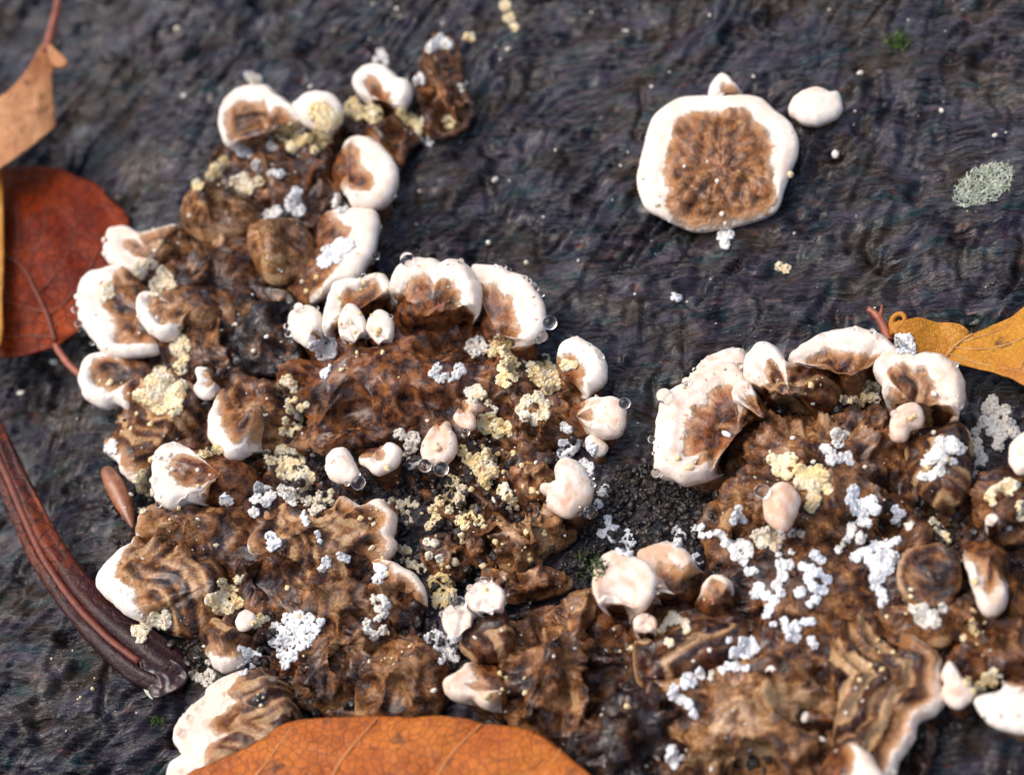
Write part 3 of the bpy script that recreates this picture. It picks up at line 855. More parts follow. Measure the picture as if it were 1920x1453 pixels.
cap('large banded cap with broad pearly edge left of the orange leaf', (556, 1355),
    P('462,1261,10 425,1270,24 405,1281,32 387,1297,42 382,1309,50 358,1329,62 338,1350,66 327,1369,66 326,1390,62 337,1407,56 340,1420,52 320,1432,62 314,1452,62 318,1480,62 360,1510,40 440,1500,0 530,1470,0 560,1410,0 565,1345,0 548,1292,0 510,1262,0'),
    .48, .18, .12, .04, 2.2, 50, .58, .45, 1.6, .4, .03, group=G_BOT, step=.022)

# --- bottom
cap('brown folded body between the pink round caps and the orange leaf', (1062, 1262),
    P('955,1185 985,1162 1020,1155 1050,1132 1080,1110 1112,1105 1152,1140 1182,1172 1192,1232 1187,1262 1162,1292 1152,1342 1122,1382 1060,1400 1000,1376 948,1352 942,1302 952,1240'),
    .40, .26, .13, .15, 3.2, 0, .52, .3, .2, group=G_BOT)
cap('near-black wet flesh in the hollow right of the orange leaf', (1185, 1375),
    P('1100,1342 1160,1300 1230,1292 1292,1330 1302,1402 1282,1462 1180,1490 1090,1460 1060,1400'), .55, .12, .1, .10, 2.8, 0, .02, .1, .1, group=G_BOT)
cap('large ochre-brown dome at the bottom of the wood', (1420, 1345),
    P('1192,1300 1262,1265 1340,1242 1420,1202 1480,1180 1540,1202 1582,1262 1602,1332 1592,1402 1560,1472 1400,1500 1270,1500 1220,1460 1250,1400 1240,1345'),
    .40, .32, .14, .10, 2.4, 0, .70, .25, .2, group=G_BOT)
cap('banded brown neck carrying the two round pink caps', (962, 1216),
    P('858,1202,1 867,1180,1 895,1160,1 912,1150,1 942,1147,0 954,1167,0 966,1187,0 962,1212,0 942,1237,0 902,1243,0 880,1234,1 861,1220,1'), .50, .12, .14, .03, 3, 0, .42, .4, 1.8, group=G_BOT, step=.02)
cap('round pink-white cap, upper of the pair on the banded neck', (918, 1152),
    P('873,1122,90 880,1105,90 897,1091,90 917,1089,90 936,1095,90 946,1110,80 946,1128,50 942,1147,14 920,1158,0 898,1150,16 882,1142,44'), .72, .06, .18, .02, 3, 50, .5, 1, .3, .55, .05, group=G_BOT)
cap('round pink-white cap, lower of the pair on the banded neck', (884, 1176),
    P('828,1163,90 835,1146,90 852,1135,90 870,1136,60 886,1150,26 898,1162,4 884,1180,0 868,1190,14 857,1199,36 840,1194,46 830,1181,50'), .68, .04, .17, .02, 3, 45, .5, 1, .3, .55, .05, group=G_BOT)
cap('pinkish cap with pale snout at the right tip of the orange leaf', (946, 1300),
    P('832,1287,40 837,1276,40 860,1259,34 873,1246,16 892,1240,2 920,1239,0 942,1251,0 954,1275,0 964,1298,0 960,1334,0 930,1332,6 900,1326,10 888,1313,16 865,1316,36 845,1311,40 834,1301,42'), .56, .08, .13, .05, 3, 30, .6, .9, .3, .65, .05, group=G_BOT)
cap('dome-shaped pink-white cap with rusty underside in the lower middle', (1168, 1134),
    P('1114,1070,110 1125,1050,110 1146,1038,110 1181,1040,110 1201,1047,110 1223,1067,110 1232,1090,90 1228,1113,60 1214,1138,28 1194,1150,6 1155,1153,2 1128,1142,8 1116,1122,34 1111,1095,58'),
    .86, .04, .24, .02, 2, 60, .5, 1, .3, .62, .05, group=G_BOT)
cap('pinkish cap with rusty speckled base behind the dome-shaped pink cap', (1268, 1124),
    P('1194,1043,46 1214,1027,46 1240,1020,44 1263,1020,40 1286,1030,32 1298,1049,16 1307,1063,8 1322,1075,3 1333,1092,0 1322,1116,0 1296,1137,0 1255,1140,0 1228,1126,4 1212,1090,36'),
    .58, .10, .14, .04, 3, 40, .5, 1, .4, .85, .05, group=G_BOT)
cap('small banded rusty cap with white cap edge right of the pink caps', (1345, 1140),
    P('1310,1118,8 1316,1100,12 1330,1086,14 1342,1079,16 1358,1080,18 1373,1091,14 1376,1112,4 1384,1130,0 1388,1147,0 1368,1163,0 1330,1167,0 1303,1154,0 1301,1132,0'), .56, .12, .13, .02, 3, 8, .6, .9, 1.4, .5, .05, group=G_BOT, step=.02)
cap('small pinkish bud below the dome-shaped pink cap', (1212, 1188),
    P('1189,1168,24 1195,1155,26 1212,1150,26 1228,1160,24 1233,1180,12 1231,1200,0 1215,1213,0 1198,1201,0 1189,1185,10'), .72, .05, .16, .02, 4, 24, .7, 1, .2, .6, .04, group=G_BOT)
cap('banded dark brown flesh under the small pinkish bud', (1292, 1226),
    P('1188,1205,1 1215,1215,1 1262,1192,1 1302,1162,1 1342,1167,0 1402,1182,0 1384,1234,0 1332,1262,0 1282,1272,0 1222,1292,0 1192,1272,1'), .38, .18, .13, .06, 2.4, 0, .34, .3, 1.2, group=G_BOT, step=.015)
cap('small pale-tipped nub on the ochre-brown dome', (1438, 1268),
    P('1432,1266,14 1438,1252,14 1448,1247,14 1457,1256,12 1458,1268,4 1450,1282,0 1432,1284,0 1424,1276,0'), .68, .05, .12, .02, 3, 12, .5, .9, 0, .5, .03, group=G_BOT)
cap('ruffled cap with many brown growth bands at the right bottom', (1578, 1318),
    P('1618,1141,0 1652,1141,0 1678,1172,0 1706,1190,4 1723,1200,6 1753,1215,4 1767,1246,6 1769,1278,12 1774,1316,16 1751,1338,14 1723,1357,16 1713,1385,18 1701,1411,14 1686,1436,14 1676,1470,14 1640,1510,8 1585,1490,0 1562,1402,0 1568,1330,0 1545,1245,0 1562,1192,0 1590,1152,0'),
    .44, .16, .11, .045, 2.0, 8, .58, .3, 2.0, .5, .02, group=G_BOT, step=.045, wob=.05)
cap('white-tipped reddish cap cut by the bottom edge of the view', (1570, 1482),
    P('1536,1445,0 1552,1411,0 1580,1393,2 1606,1396,10 1626,1411,26 1642,1434,36 1660,1470,40 1610,1505,20 1540,1500,0'), .78, .06, .14, .04, 3, 20, .6, 1, .2, .4, .05, group=G_BOT)

# --- right cluster
cap('large knobbly ochre-brown body in the middle of the right cluster', (1540, 905),
    P('1370,835 1400,802 1450,782 1530,786 1600,772 1652,780 1692,832 1704,882 1714,942 1722,1002 1702,1052 1620,1062 1500,1042 1402,1022 1352,992 1340,940 1358,880'),
    .36, .34, .14, .14, 2.6, 0, .56, .35, .2, group=G_R)
cap('dark wet body thick with white crumbs in the right cluster', (1500, 1112),
    P('1330,1062 1400,1032 1480,1022 1560,1032 1622,1062 1652,1112 1642,1162 1582,1202 1522,1204 1450,1192 1390,1184 1358,1132'),
    .30, .24, .13, .10, 2.6, 0, .34, .25, .2, group=G_R)
cap('brown lobe at the edge of the black soil', (1382, 998),
    P('1308,977 1330,946 1370,930 1420,945 1452,986 1432,1032 1380,1067 1340,1062 1316,1020'), .36, .18, .13, .09, 3, 0, .55, .3, .2, group=G_R)
cap('beaded white cap behind the broad wet white cap', (1362, 716),
    P('1288,712 1304,696 1322,676 1350,661 1376,656 1396,660 1405,682 1398,706 1372,722 1330,735 1295,738'), .44, .05, .12, .02, 3, 80, .6, .4, 0, .5, .02, group=G_R)
cap('broad wet white cap with chestnut inside, left end of the right cluster', (1384, 828),
    P('1228,880,44 1224,838,48 1230,797,54 1234,770,58 1245,747,60 1265,732,60 1281,721,58 1300,709,56 1326,694,54 1356,683,50 1381,686,46 1396,704,38 1406,720,28 1417,737,14 1432,760,2 1444,777,0 1432,795,0 1394,812,0 1358,838,0 1350,874,0 1336,893,8 1306,903,22 1280,908,32 1255,898,40 1237,893,44'),
    .58, .08, .13, .05, 2.6, 50, .52, 1, 1.0, .42, .07, group=G_R)
cap('narrow white-tipped lobe folded between the two large wet white caps', (1432, 786),
    P('1371,734,28 1380,720,28 1395,715,26 1408,724,16 1418,742,2 1434,762,0 1448,778,0 1452,790,0 1432,802,0 1408,796,0 1388,775,0 1376,752,20'), .74, .02, .1, .02, 3, 20, .6, .95, .2, .35, .04, group=G_R)
cap('pale round lobe joined to a brown banded fold at the top of the right cluster', (1484, 758),
    P('1394,702,32 1397,676,40 1410,657,44 1432,646,46 1451,651,44 1468,665,32 1476,681,14 1505,684,4 1545,687,3 1576,699,0 1581,740,0 1562,772,0 1530,777,0 1500,764,0 1470,760,0 1440,768,0 1420,752,0 1402,722,10'),
    .68, .12, .12, .04, 2.6, 20, .62, .55, 1.6, .35, .06, group=G_R, step=.03)
cap('long white arched cap at the top of the right cluster', (1600, 718),
    P('1476,682,26 1490,662,34 1515,642,42 1547,627,48 1580,620,52 1610,619,54 1641,626,52 1661,635,48 1674,647,40 1688,662,26 1672,676,10 1648,692,0 1637,712,0 1615,732,0 1580,738,0 1565,712,0 1540,692,6 1505,688,12'),
    .60, .10, .13, .04, 2.6, 45, .55, .8, 1.2, .3, .06, group=G_R, step=.015)
cap('pink-edged scalloped cap below the golden leaf', (1716, 768),
    P('1637,697,30 1646,676,34 1670,663,38 1701,661,38 1717,669,36 1736,663,40 1761,667,44 1786,680,46 1801,702,46 1810,730,42 1807,755,36 1798,772,22 1792,795,0 1765,802,0 1722,800,0 1680,790,0 1656,748,8 1651,718,20'),
    .66, .12, .13, .06, 2.8, 36, .52, .55, 1.6, .5, .06, group=G_R, step=.025)
cap('brown banded dome below the pink-edged scalloped cap', (1762, 880),
    P('1695,843,1 1702,822,1 1727,808,1 1765,804,1 1796,797,1 1816,810,1 1824,836,1 1822,874 1812,932 1762,952 1720,922 1700,882'), .48, .22, .14, .06, 2.4, 0, .52, .3, 1.4, group=G_R, step=.02)
cap('small pink comma-shaped cap on the brown banded dome', (1700, 788),
    P('1667,800 1675,777 1690,761 1711,758 1726,766 1732,785 1726,799 1708,806 1700,822 1685,828 1669,822'), .86, .05, .13, .02, 3, 60, .6, .8, 0, .6, .03, group=G_R)
cap('egg-shaped pink-white cap in front of the yellow crumbs', (1466, 952),
    P('1430,942 1435,925 1450,909 1471,901 1491,914 1500,937 1498,958 1486,982 1470,993 1446,986 1432,967'), .84, .10, .22, .01, 2, 90, .6, .9, 0, .72, .02, group=G_R)
cap('cup-shaped brown cap beside the white crumbs', (1748, 1082),
    P('1679,1081 1685,1060 1700,1036 1728,1022 1766,1020 1791,1032 1803,1060 1806,1090 1796,1116 1773,1133 1740,1139 1705,1133 1686,1106'), .54, -.10, .15, .05, 2.4, 0, .55, .3, .5, group=G_R)
cap('brown tongue-like cap with pinkish white tip at the right edge', (1856, 1058),
    P('1804,1033,0 1817,1020,0 1852,1016,0 1886,1032,0 1898,1056,0 1894,1090,0 1890,1126,16 1880,1143,24 1857,1156,28 1839,1147,28 1829,1118,20 1815,1073,12'), .64, .10, .14, .05, 3, 10, .5, .85, .2, .7, .05, group=G_R)
cap('pale cap half out of view at the right edge', (1932, 862),
    P('1892,846 1900,828 1916,815 1942,812 1956,850 1940,884 1906,889 1896,870'), .60, .06, .14, .02, 3, 60, .5, .5, 0, .35, .02, group=G_R)
cap('brown lumpy flesh under the crumbs at the right edge', (1880, 955),
    P('1820,922 1850,892 1902,882 1945,890 1955,962 1932,1012 1880,1022 1838,1002 1818,962'), .34, .22, .13, .12, 3, 0, .48, .4, .1, group=G_R)
cap('small peach bud with white crown at the right edge', (1862, 988),
    P('1847,988,10 1849,972,16 1858,963,18 1870,966,14 1879,982,4 1877,996,0 1862,1002,0 1850,998,0'), .66, .05, .13, .01, 3, 10, .8, .9, 0, .5, .02, group=G_R)
cap('brown flesh between the cup-shaped cap and the ruffled banded cap', (1720, 1168),
    P('1640,1150 1690,1140 1740,1140 1782,1150 1790,1185 1770,1215 1720,1205 1670,1185'), .30, .16, .12, .08, 3, 0, .48, .3, .3, group=G_R)
cap('brown lumpy flesh under the pinkish-tipped tongue', (1805, 1162),
    P('1762,1152 1790,1130 1826,1126 1842,1150 1838,1192 1800,1204 1770,1186'), .36, .16, .12, .09, 3.4, 0, .58, .3, .2, group=G_R)
cap('dark brown flesh above the pink twin-lobed cap', (1868, 1240),
    P('1770,1252 1790,1216 1830,1190 1902,1170 1955,1180 1958,1292 1892,1292 1840,1294 1798,1272'), .34, .20, .13, .09, 2.8, 0, .34, .4, .2, group=G_R)
cap('pink twin-lobed cap at the right bottom', (1792, 1286),
    P('1765,1266,50 1770,1250,50 1780,1240,40 1792,1250,20 1806,1272,24 1824,1290,50 1826,1304,50 1815,1320,50 1795,1328,50 1772,1318,50 1765,1300,50 1770,1284,50'), .54, .06, .15, .04, 4, 50, .6, .8, 0, .62, .03, group=G_R)
cap('smooth cream-grey cap underside at the right bottom corner', (1925, 1292),
    P('1825,1316,70 1840,1304,60 1876,1296,20 1886,1276,0 1920,1270,0 1960,1276,0 1970,1388,70 1920,1378,70 1870,1369,70 1840,1346,70'), .50, .04, .13, .01, 2, 60, .55, .5, .3, .22, .02, group=G_R)
cap('brown flesh at the far right below the tongue-like cap', (1908, 1125),
    P('1880,1090 1920,1080 1960,1090 1965,1150 1920,1170 1884,1150'), .34, .16, .12, .08, 3, 0, .4, .4, .2, group=G_R)

# --- alone on the wood
cap('large solitary white-rimmed cap with honey-brown centre', (1352, 330),
    P('1282,187,48 1247,203,50 1220,233,50 1206,283,50 1195,333,48 1199,367,46 1213,394,38 1240,408,14 1272,424,3 1304,434,3 1338,431,3 1368,426,3 1398,419,3 1430,409,3 1452,398,4 1463,381,8 1471,358,18 1481,330,32 1494,300,40 1499,267,44 1482,233,46 1454,210,44 1428,188,46 1397,182,50 1364,184,52 1330,184,52'),
    .30, .12, .08, .035, 6.5, 45, .95, .85, 0, .25, .05, group=None, wob=.014)
cap('small pointed white tip above the large solitary cap', (1361, 182),
    P('1328,182,30 1331,165,30 1345,147,30 1358,140,28 1375,155,14 1392,180,4 1386,192,0 1350,194,4'), .30, .05, .1, .01, 3, 20, .8, .4, 0, .2, .03)
cap('small cream blob beside the large solitary cap', (1532, 204),
    P('1480,211 1485,192 1500,178 1525,168 1546,170 1560,177 1571,175 1581,195 1578,211 1560,225 1531,234 1500,230'), .20, .06, .13, .02, 3, 90, .6, .2, 0, .35, .02)
# ---------------------------------------------------------------- leaves
def sheet(pts, hub, zf, th=0.025, wob=0.012, rough=0.02, seed=1.0, rows=44, tooth=0.0):
    """a thin leaf blade of real thickness over the closed outline; zf(px, py) is its height"""
    A = np.array(P(pts))
    per = np.linalg.norm(np.diff(np.vstack([A, A[:1]]), axis=0), axis=1).sum() * PX
    n = int(np.clip(per / 0.05, 60, 320))
    S = spline(A, n)
    h = np.array(hub, float)
    out = S - h
    S = S + out / np.linalg.norm(out, axis=1)[:, None] * (fbm(np.c_[S * 0.03, np.full(n, seed)], 3) * wob / PX)[:, None]
    s = np.r_[0, 0.012, np.linspace(0.03, 1, rows)]
    Q = S[None] + (h - S)[None] * s[:, None, None]
    z = zf(Q[..., 0], Q[..., 1])
    z = z + rough * fbm(np.dstack([Q * 0.02, np.full(Q.shape[:2], seed * 2.2)]), 3)
    T = at(Q[..., 0], Q[..., 1], z)
    e = np.minimum(1, s / 0.03)[:, None]
    top, bot = T.copy(), T.copy()
    top[..., 2] += th * 0.5 * e
    bot[..., 2] -= th * 0.5 * e
    V = np.concatenate([bot[::-1], top])
    v = V.reshape(-1, 3)
    return v, grid_faces(n, len(V))


def strand(pts, r, zf, lift=0.0, n=40, k=8):
    """a vein or stalk along picture points x,y with radius r (start, end) in photo pixels"""
    A = path(np.array(P(pts)), n)
    z = zf(A[:, 0], A[:, 1]) + lift
    R = np.linspace(r[0], r[1], n) * PX
    return tube(at(A[:, 0], A[:, 1], z), R, k)


def thing(name, label, cat, at_px, z=0.0, group=None):
    return tag(link(name, None, at(*at_px, z)), label, cat, group)


def part(name, vf, m, parent, solid=True, attrs=None):
    v, f = vf
    if solid:
        surf_add(v, f)
    return link(name, mesh_of(name, v - np.array(parent.location), f, m, attrs), (0, 0, 0), parent)


# orange beech leaf along the bottom edge
def z_orange(x, y):
    u = x + 1.08 * y
    return 0.80 + 0.34 * (1 - np.clip((y - 1620) / 280, -1, 1) ** 2) - 0.00000045 * (x - 720) ** 2 + 0.085 * np.abs(np.sin(math.pi * (u - 2179) / 195)) ** 0.8


L1 = thing('fallen_leaf', 'wet orange leaf with diagonal side veins cut off by the bottom edge', 'leaf', (720, 1600), 0.7, 'fallen leaves')
part('blade', sheet('345,1456 402,1428 480,1390 522,1361 560,1349 622,1343 700,1341 760,1343 820,1341 872,1346 912,1356 962,1361 1002,1371 1042,1396 1082,1430 1112,1456 1165,1525 1205,1600 1235,1690 1130,1770 1000,1830 700,1850 420,1790 270,1670 280,1545', (720, 1600), z_orange, .03, seed=2.0), M['leaf_orange'], L1)
part('midrib', strand('200,1625 480,1606 760,1602 1000,1620 1225,1685', (7, 2.5), z_orange, .015), M['vein_orange'], L1)
for q in ('390,1606 445,1500 500,1430 548,1362', '562,1604 610,1490 642,1424 706,1348', '760,1602 806,1490 844,1417 903,1357', '950,1614 1000,1500 1030,1440 1052,1405', '1080,1640 1120,1570 1140,1500'):
    part('side_vein', strand(q, (4.2, 2.0), z_orange, .016), M['vein_orange'], L1)


# deep red leaf at the left edge
def z_red(x, y):
    r = np.hypot(x - 40, y - 500)
    return -0.12 + 0.10 * np.clip(1 - (r / 230) ** 2, -1.5, 1) + 0.03 * np.abs(np.sin((x * 0.9 - y * 0.45) / 26.0))


L2 = thing('fallen_leaf', 'deep red glossy leaf against the left edge, stalk pointing down', 'leaf', (40, 500), -0.5, 'fallen leaves')
part('blade', sheet('2,316 60,311 118,317 132,325 182,345 206,374 238,402 241,440 222,500 190,565 150,615 120,642 98,652 60,664 30,669 -10,670 -80,640 -160,560 -200,460 -150,370 -60,325', (40, 500), z_red, .03, seed=4.0), M['leaf_red'], L2)
part('midrib', strand('104,640 88,590 66,545 45,505 10,480 -60,440', (5.5, 2), z_red, .02), M['vein_dark'], L2)
for q in ('50,512 60,480 80,448 86,410 90,360', '70,550 100,520 127,475 146,415', '88,595 130,560 165,510 190,460', '84,585 45,575 5,565 -50,550', '100,632 55,630 0,632 -50,620', '30,492 35,440 30,390 28,340'):
    part('side_vein', strand(q, (2.6, 1.2), z_red, .014), M['vein_dark'], L2)
part('petiole', strand('98,628 108,654 128,682 154,706', (7, 8), lambda x, y: -0.10 + 0 * x, .03, k=12), M['stalk'], L2)


# curled tan leaf in the top left corner
def z_tan(x, y):
    return 0.35 + 0.25 * np.sin(np.clip((x + 60) / 190, 0, 1) * math.pi) + 0.05 * np.sin(y / 22.0)


L3 = thing('fallen_leaf', 'dry curled tan leaf hanging in from the top left corner', 'leaf', (40, 220), 0, 'fallen leaves')
part('blade', sheet('86,76 98,93 104,112 102,128 97,142 99,170 103,205 105,237 95,246 80,259 45,286 10,309 -30,330 -80,280 -60,200 -10,185 20,165 44,140 60,115 74,90', (40, 220), z_tan, .03, wob=.02, rough=.05, seed=6.0), M['leaf_tan'], L3)
part('curled_lobe', sheet('92,84 106,96 124,112 127,122 112,128 98,122 90,104', (106, 110), lambda x, y: 0.62 + 0.003 * (x - 100), .05, seed=6.5, rows=14), M['leaf_tan'], L3)
part('curled_edge', sheet('-40,300 0,318 7,400 8,480 6,560 2,645 -40,655 -70,480', (-30, 480), lambda x, y: 0.25 + 0 * x, .05, seed=7.0, rows=18), M['leaf_gold'], L3)
part('petiole', strand('116,-30 104,30 96,62 88,96', (7, 11), lambda x, y: 0.55 + 0 * x, 0, k=12), M['stalk'], L3)


# dark rolled leaf stalk sweeping up to the brown cap
def strap(pts, seed=1.0):
    """long folded strap: picture points x,y, half width in pixels, height"""
    A = path(np.array(P(pts)), 110)
    C = at(A[:, 0], A[:, 1], A[:, 3])
    T = np.gradient(C, axis=0)
    T /= np.linalg.norm(T, axis=1)[:, None]
    N = np.cross(T, [0, 0, 1.0])
    N /= np.linalg.norm(N, axis=1)[:, None]
    k = 44
    a = np.linspace(0, 2 * math.pi, k, endpoint=False)
    c, s_ = np.cos(a), np.sin(a)
    hw = (A[:, 2] * PX)[:, None]
    prof = np.where(s_ > 0, np.abs(s_) ** 0.7 * 0.42, -0.25 * np.abs(s_))
    groove = -0.26 * np.exp(-((c - 0.25) / 0.13) ** 2) * (s_ > 0) + 0.05 * np.exp(-((c + 0.25) / 0.2) ** 2) * (s_ > 0) - 0.04 * np.exp(-((c + 0.62) / 0.09) ** 2) * (s_ > 0)
    V = C[:, None, :] + N[:, None, :] * (c[None] * hw)[..., None]
    V[..., 2] += (prof + groove)[None] * hw
    V = V + 0.03 * fbm(np.dstack([V[..., 0] * 1.2, V[..., 1] * 1.2, np.broadcast_to(a[None] * 2, V.shape[:2])]) + seed, 3)[..., None] * np.array([0, 0, 1.0])
    V = np.concatenate([np.repeat(C[:1], k, 0)[None], V, np.repeat(C[-1:], k, 0)[None]])
    return V.reshape(-1, 3), grid_faces(k, len(V))


M['torn'] = mat_plain('rotted_leaf', (0.012, 0.005, 0.006), (0.05, 0.014, 0.010), 6, 0.25, 0.3)
L4 = thing('rolled_leaf', 'long dark red rolled leaf strap curving down the left edge', 'leaf', (150, 1120), -0.2, 'fallen leaves')
_st = strap('-70,700,22,0.15 -30,780,25,0.18 10,868,28,0.2 46,950,31,0.2 88,1035,34,0.2 143,1112,38,0.18 206,1178,44,0.16 262,1226,47,0.14 312,1258,44,0.10 352,1272,28,0.06')
part('blade', _st, M['leaf_dark'], L4, attrs=dict(along=np.repeat(np.linspace(0, 1, len(_st[0]) // 44), 44)))
part('midrib', strand('-40,790 10,885 44,965 84,1050 138,1128 200,1194 262,1242', (9, 7), lambda x, y: 0.275 - 0.00012 * (y - 800), .0, 60), M['vein_dark'], L4)
part('torn_flap', sheet('190,1212 222,1228 252,1244 270,1262 280,1290 288,1312 274,1300 258,1268 232,1246 200,1228', (250, 1250), lambda x, y: 0.10 + 0 * x, .03, seed=8.0, rows=12), M['lichen'], L4)
part('torn_end', sheet('262,1230 300,1225 330,1240 352,1262 345,1285 318,1300 290,1310 272,1280', (305, 1265), lambda x, y: 0.2 + 0 * x, .05, rough=.1, seed=9.0, rows=16), M['torn'], L4)

# bud scale
L5 = thing('bud_scale', 'narrow pointed brown bud scale on the wood beside the lowest white margin', 'bud scale', (225, 935), 0)
_A = path(np.array(P('198,880 206,892 216,912 228,935 238,958 245,978 249,990')), 40)
_r = np.interp(np.linspace(0, 1, 40), [0, .06, .3, .6, .85, 1], [9, 14, 19, 17, 9, 1.5]) * PX
part('scale', tube(at(_A[:, 0], _A[:, 1], 0.24), _r, 16), M['scale'], L5)


# golden leaf at the right
def z_gold(x, y):
    return 0.34 + 0.14 * np.clip(np.abs((x - 1794) * 0.62 + (y - 650) * 0.78) / 60, 0, 1.6) + 0.02 * np.sin(x / 19.0)


L6 = thing('fallen_leaf', 'golden yellow leaf folded along its midrib above the right cluster', 'leaf', (1830, 640), 0.1, 'fallen leaves')
part('blade', sheet('1670,618 1676,604 1690,602 1706,598 1728,596 1760,605 1790,606 1810,614 1818,628 1800,645 1773,671 1740,668 1716,660 1690,638', (1750, 636), z_gold, .03, seed=10.0, rows=24), M['leaf_gold'], L6)
part('blade', sheet('1773,671 1796,645 1818,629 1853,613 1890,598 1916,578 1960,540 2040,560 2100,640 2060,740 1980,750 1921,724 1897,711 1865,700 1822,690 1790,681', (1900, 655), z_gold, .03, seed=11.0, rows=30), M['leaf_gold'], L6)
part('midrib', strand('1772,672 1790,650 1806,637 1824,626', (4, 2), z_gold, .02), M['vein_gold'], L6)
for q in ('1790,652 1840,655 1890,645 1950,620', '1780,664 1830,680 1880,690 1930,700', '1800,642 1850,628 1890,612'):
    part('side_vein', strand(q, (2.2, 1.0), z_gold, .015), M['vein_gold'], L6)
part('curled_tip', strand('1676,628 1672,606 1678,593 1690,589 1697,597 1692,606 1684,604', (6, 4), lambda x, y: 0.5 + 0.002 * (x - 1670), .0, 40, 12), M['leaf_gold'], L6)
part('petiole', strand('1668,640 1660,620 1650,600 1640,588 1628,580', (9, 6), lambda x, y: 0.42 + 0 * x, .0, 30, 10), M['stalk'], L6)
part('petiole_fork', strand('1648,600 1652,586 1654,572', (5, 2), lambda x, y: 0.44 + 0 * x, .0, 20, 8), M['stalk'], L6)
# ---------------------------------------------------------------- pale crumb clumps lying on the fungi
_SV = np.concatenate(SURF_V)
BVH = BVHTree.FromPolygons([tuple(q) for q in _SV.tolist()], np.concatenate(SURF_F).tolist())


def drop_on(px, py):
    """where the picture point meets what has been built: position, normal"""
    d = rays(px, py)
    loc, nr, _, _ = BVH.ray_cast(Vector(CAM), Vector(d).normalized(), 200)
    if loc is None:
        return at(px, py, 0), np.array([0, 0, 1.0])
    nr = np.array(nr)
    if nr[2] < 0:
        nr = -nr
    return np.array(loc), nr


def ico(sub):
    t = (1 + 5 ** 0.5) / 2
    v = [(-1, t, 0), (1, t, 0), (-1, -t, 0), (1, -t, 0), (0, -1, t), (0, 1, t), (0, -1, -t), (0, 1, -t), (t, 0, -1), (t, 0, 1), (-t, 0, -1), (-t, 0, 1)]
    f = [(0, 11, 5), (0, 5, 1), (0, 1, 7), (0, 7, 10), (0, 10, 11), (1, 5, 9), (5, 11, 4), (11, 10, 2), (10, 7, 6), (7, 1, 8), (3, 9, 4), (3, 4, 2), (3, 2, 6), (3, 6, 8), (3, 8, 9), (4, 9, 5), (2, 4, 11), (6, 2, 10), (8, 6, 7), (9, 8, 1)]
    v = [np.array(q, float) / np.linalg.norm(q) for q in v]
    for _ in range(sub):
        c, nf = {}, []

        def mid(a, b):
            key = (min(a, b), max(a, b))
            if key not in c:
                q = v[a] + v[b]
                v.append(q / np.linalg.norm(q))
                c[key] = len(v) - 1
            return c[key]
        for a, b, d in f:
            x, y, z = mid(a, b), mid(b, d), mid(d, a)
            nf += [(a, x, z), (b, y, x), (d, z, y), (x, y, z)]
        f = nf
    return np.array(v), np.array(f)


ICO1, ICO2 = ico(1), ico(2)


def grains(C, R, base=ICO1, squash=0.3, rough=0.22):
    """many uneven grains joined: centres C, radii R"""
    bv, bf = base
    n = len(C)
    A = RNG.normal(size=(n, 3, 3))
    Qm = np.linalg.qr(A)[0]
    sc = 1 + RNG.uniform(-squash, squash, (n, 3))
    b = bv[None] * (1 + rough * RNG.normal(size=(n, len(bv), 1)).clip(-1.6, 1.6) * 0.6)
    v = np.einsum('nij,nvj->nvi', Qm, b * sc[:, None, :]) * np.asarray(R)[:, None, None] + np.asarray(C)[:, None, :]
    f = bf[None] + (np.arange(n) * len(bv))[:, None, None]
    return v.reshape(-1, 3), f.reshape(-1, 3)


def clump(label, blobs, yellow=0.0, dull=0.0, group='pale crumb clumps on the fungi', g=2.35, lift=1.0, name='crumb_clump', fill=1.0):
    C, R = [], []
    for q in P(blobs):
        x, y, r = q[0], q[1], q[2] * 1.24
        n = int(max(5, 2.5 * fill * (r * r * math.pi) / (g * g * 1.9)))
        for _ in range(n):
            a, t = RNG.uniform(0, 2 * math.pi), math.sqrt(RNG.uniform(0, 1))
            rr = g * RNG.uniform(0.5, 1.2)
            t = min(t * r, max(0.0, r * 1.02 - 0.5 * rr))
            p, nr = drop_on(x + math.cos(a) * t, y + math.sin(a) * t)
            up = (0.3 + RNG.uniform(0, 1.0) * lift * (0.9 + 1.2 * (1 - t / r))) * rr * PX
            C.append(p + (nr * 0.6 + np.array([0, 0, 0.4])) * up)
            R.append(rr * PX)
    C, R = np.array(C), np.array(R)
    o0 = C.mean(0)
    v, f = grains(C - o0, R, squash=0.5, rough=0.16)
    o = tag(link(name, mesh_of(name, v, f, M['crumb']), o0), label, 'crumb clump', group)
    o['yellow'], o['dull'] = float(yellow), float(dull)
    rm = o.modifiers.new('fuse', 'REMESH')
    rm.mode, rm.voxel_size, rm.use_smooth_shade = 'VOXEL', 0.0088, True
    FUSE.append(o)
    return o


FUSE = []


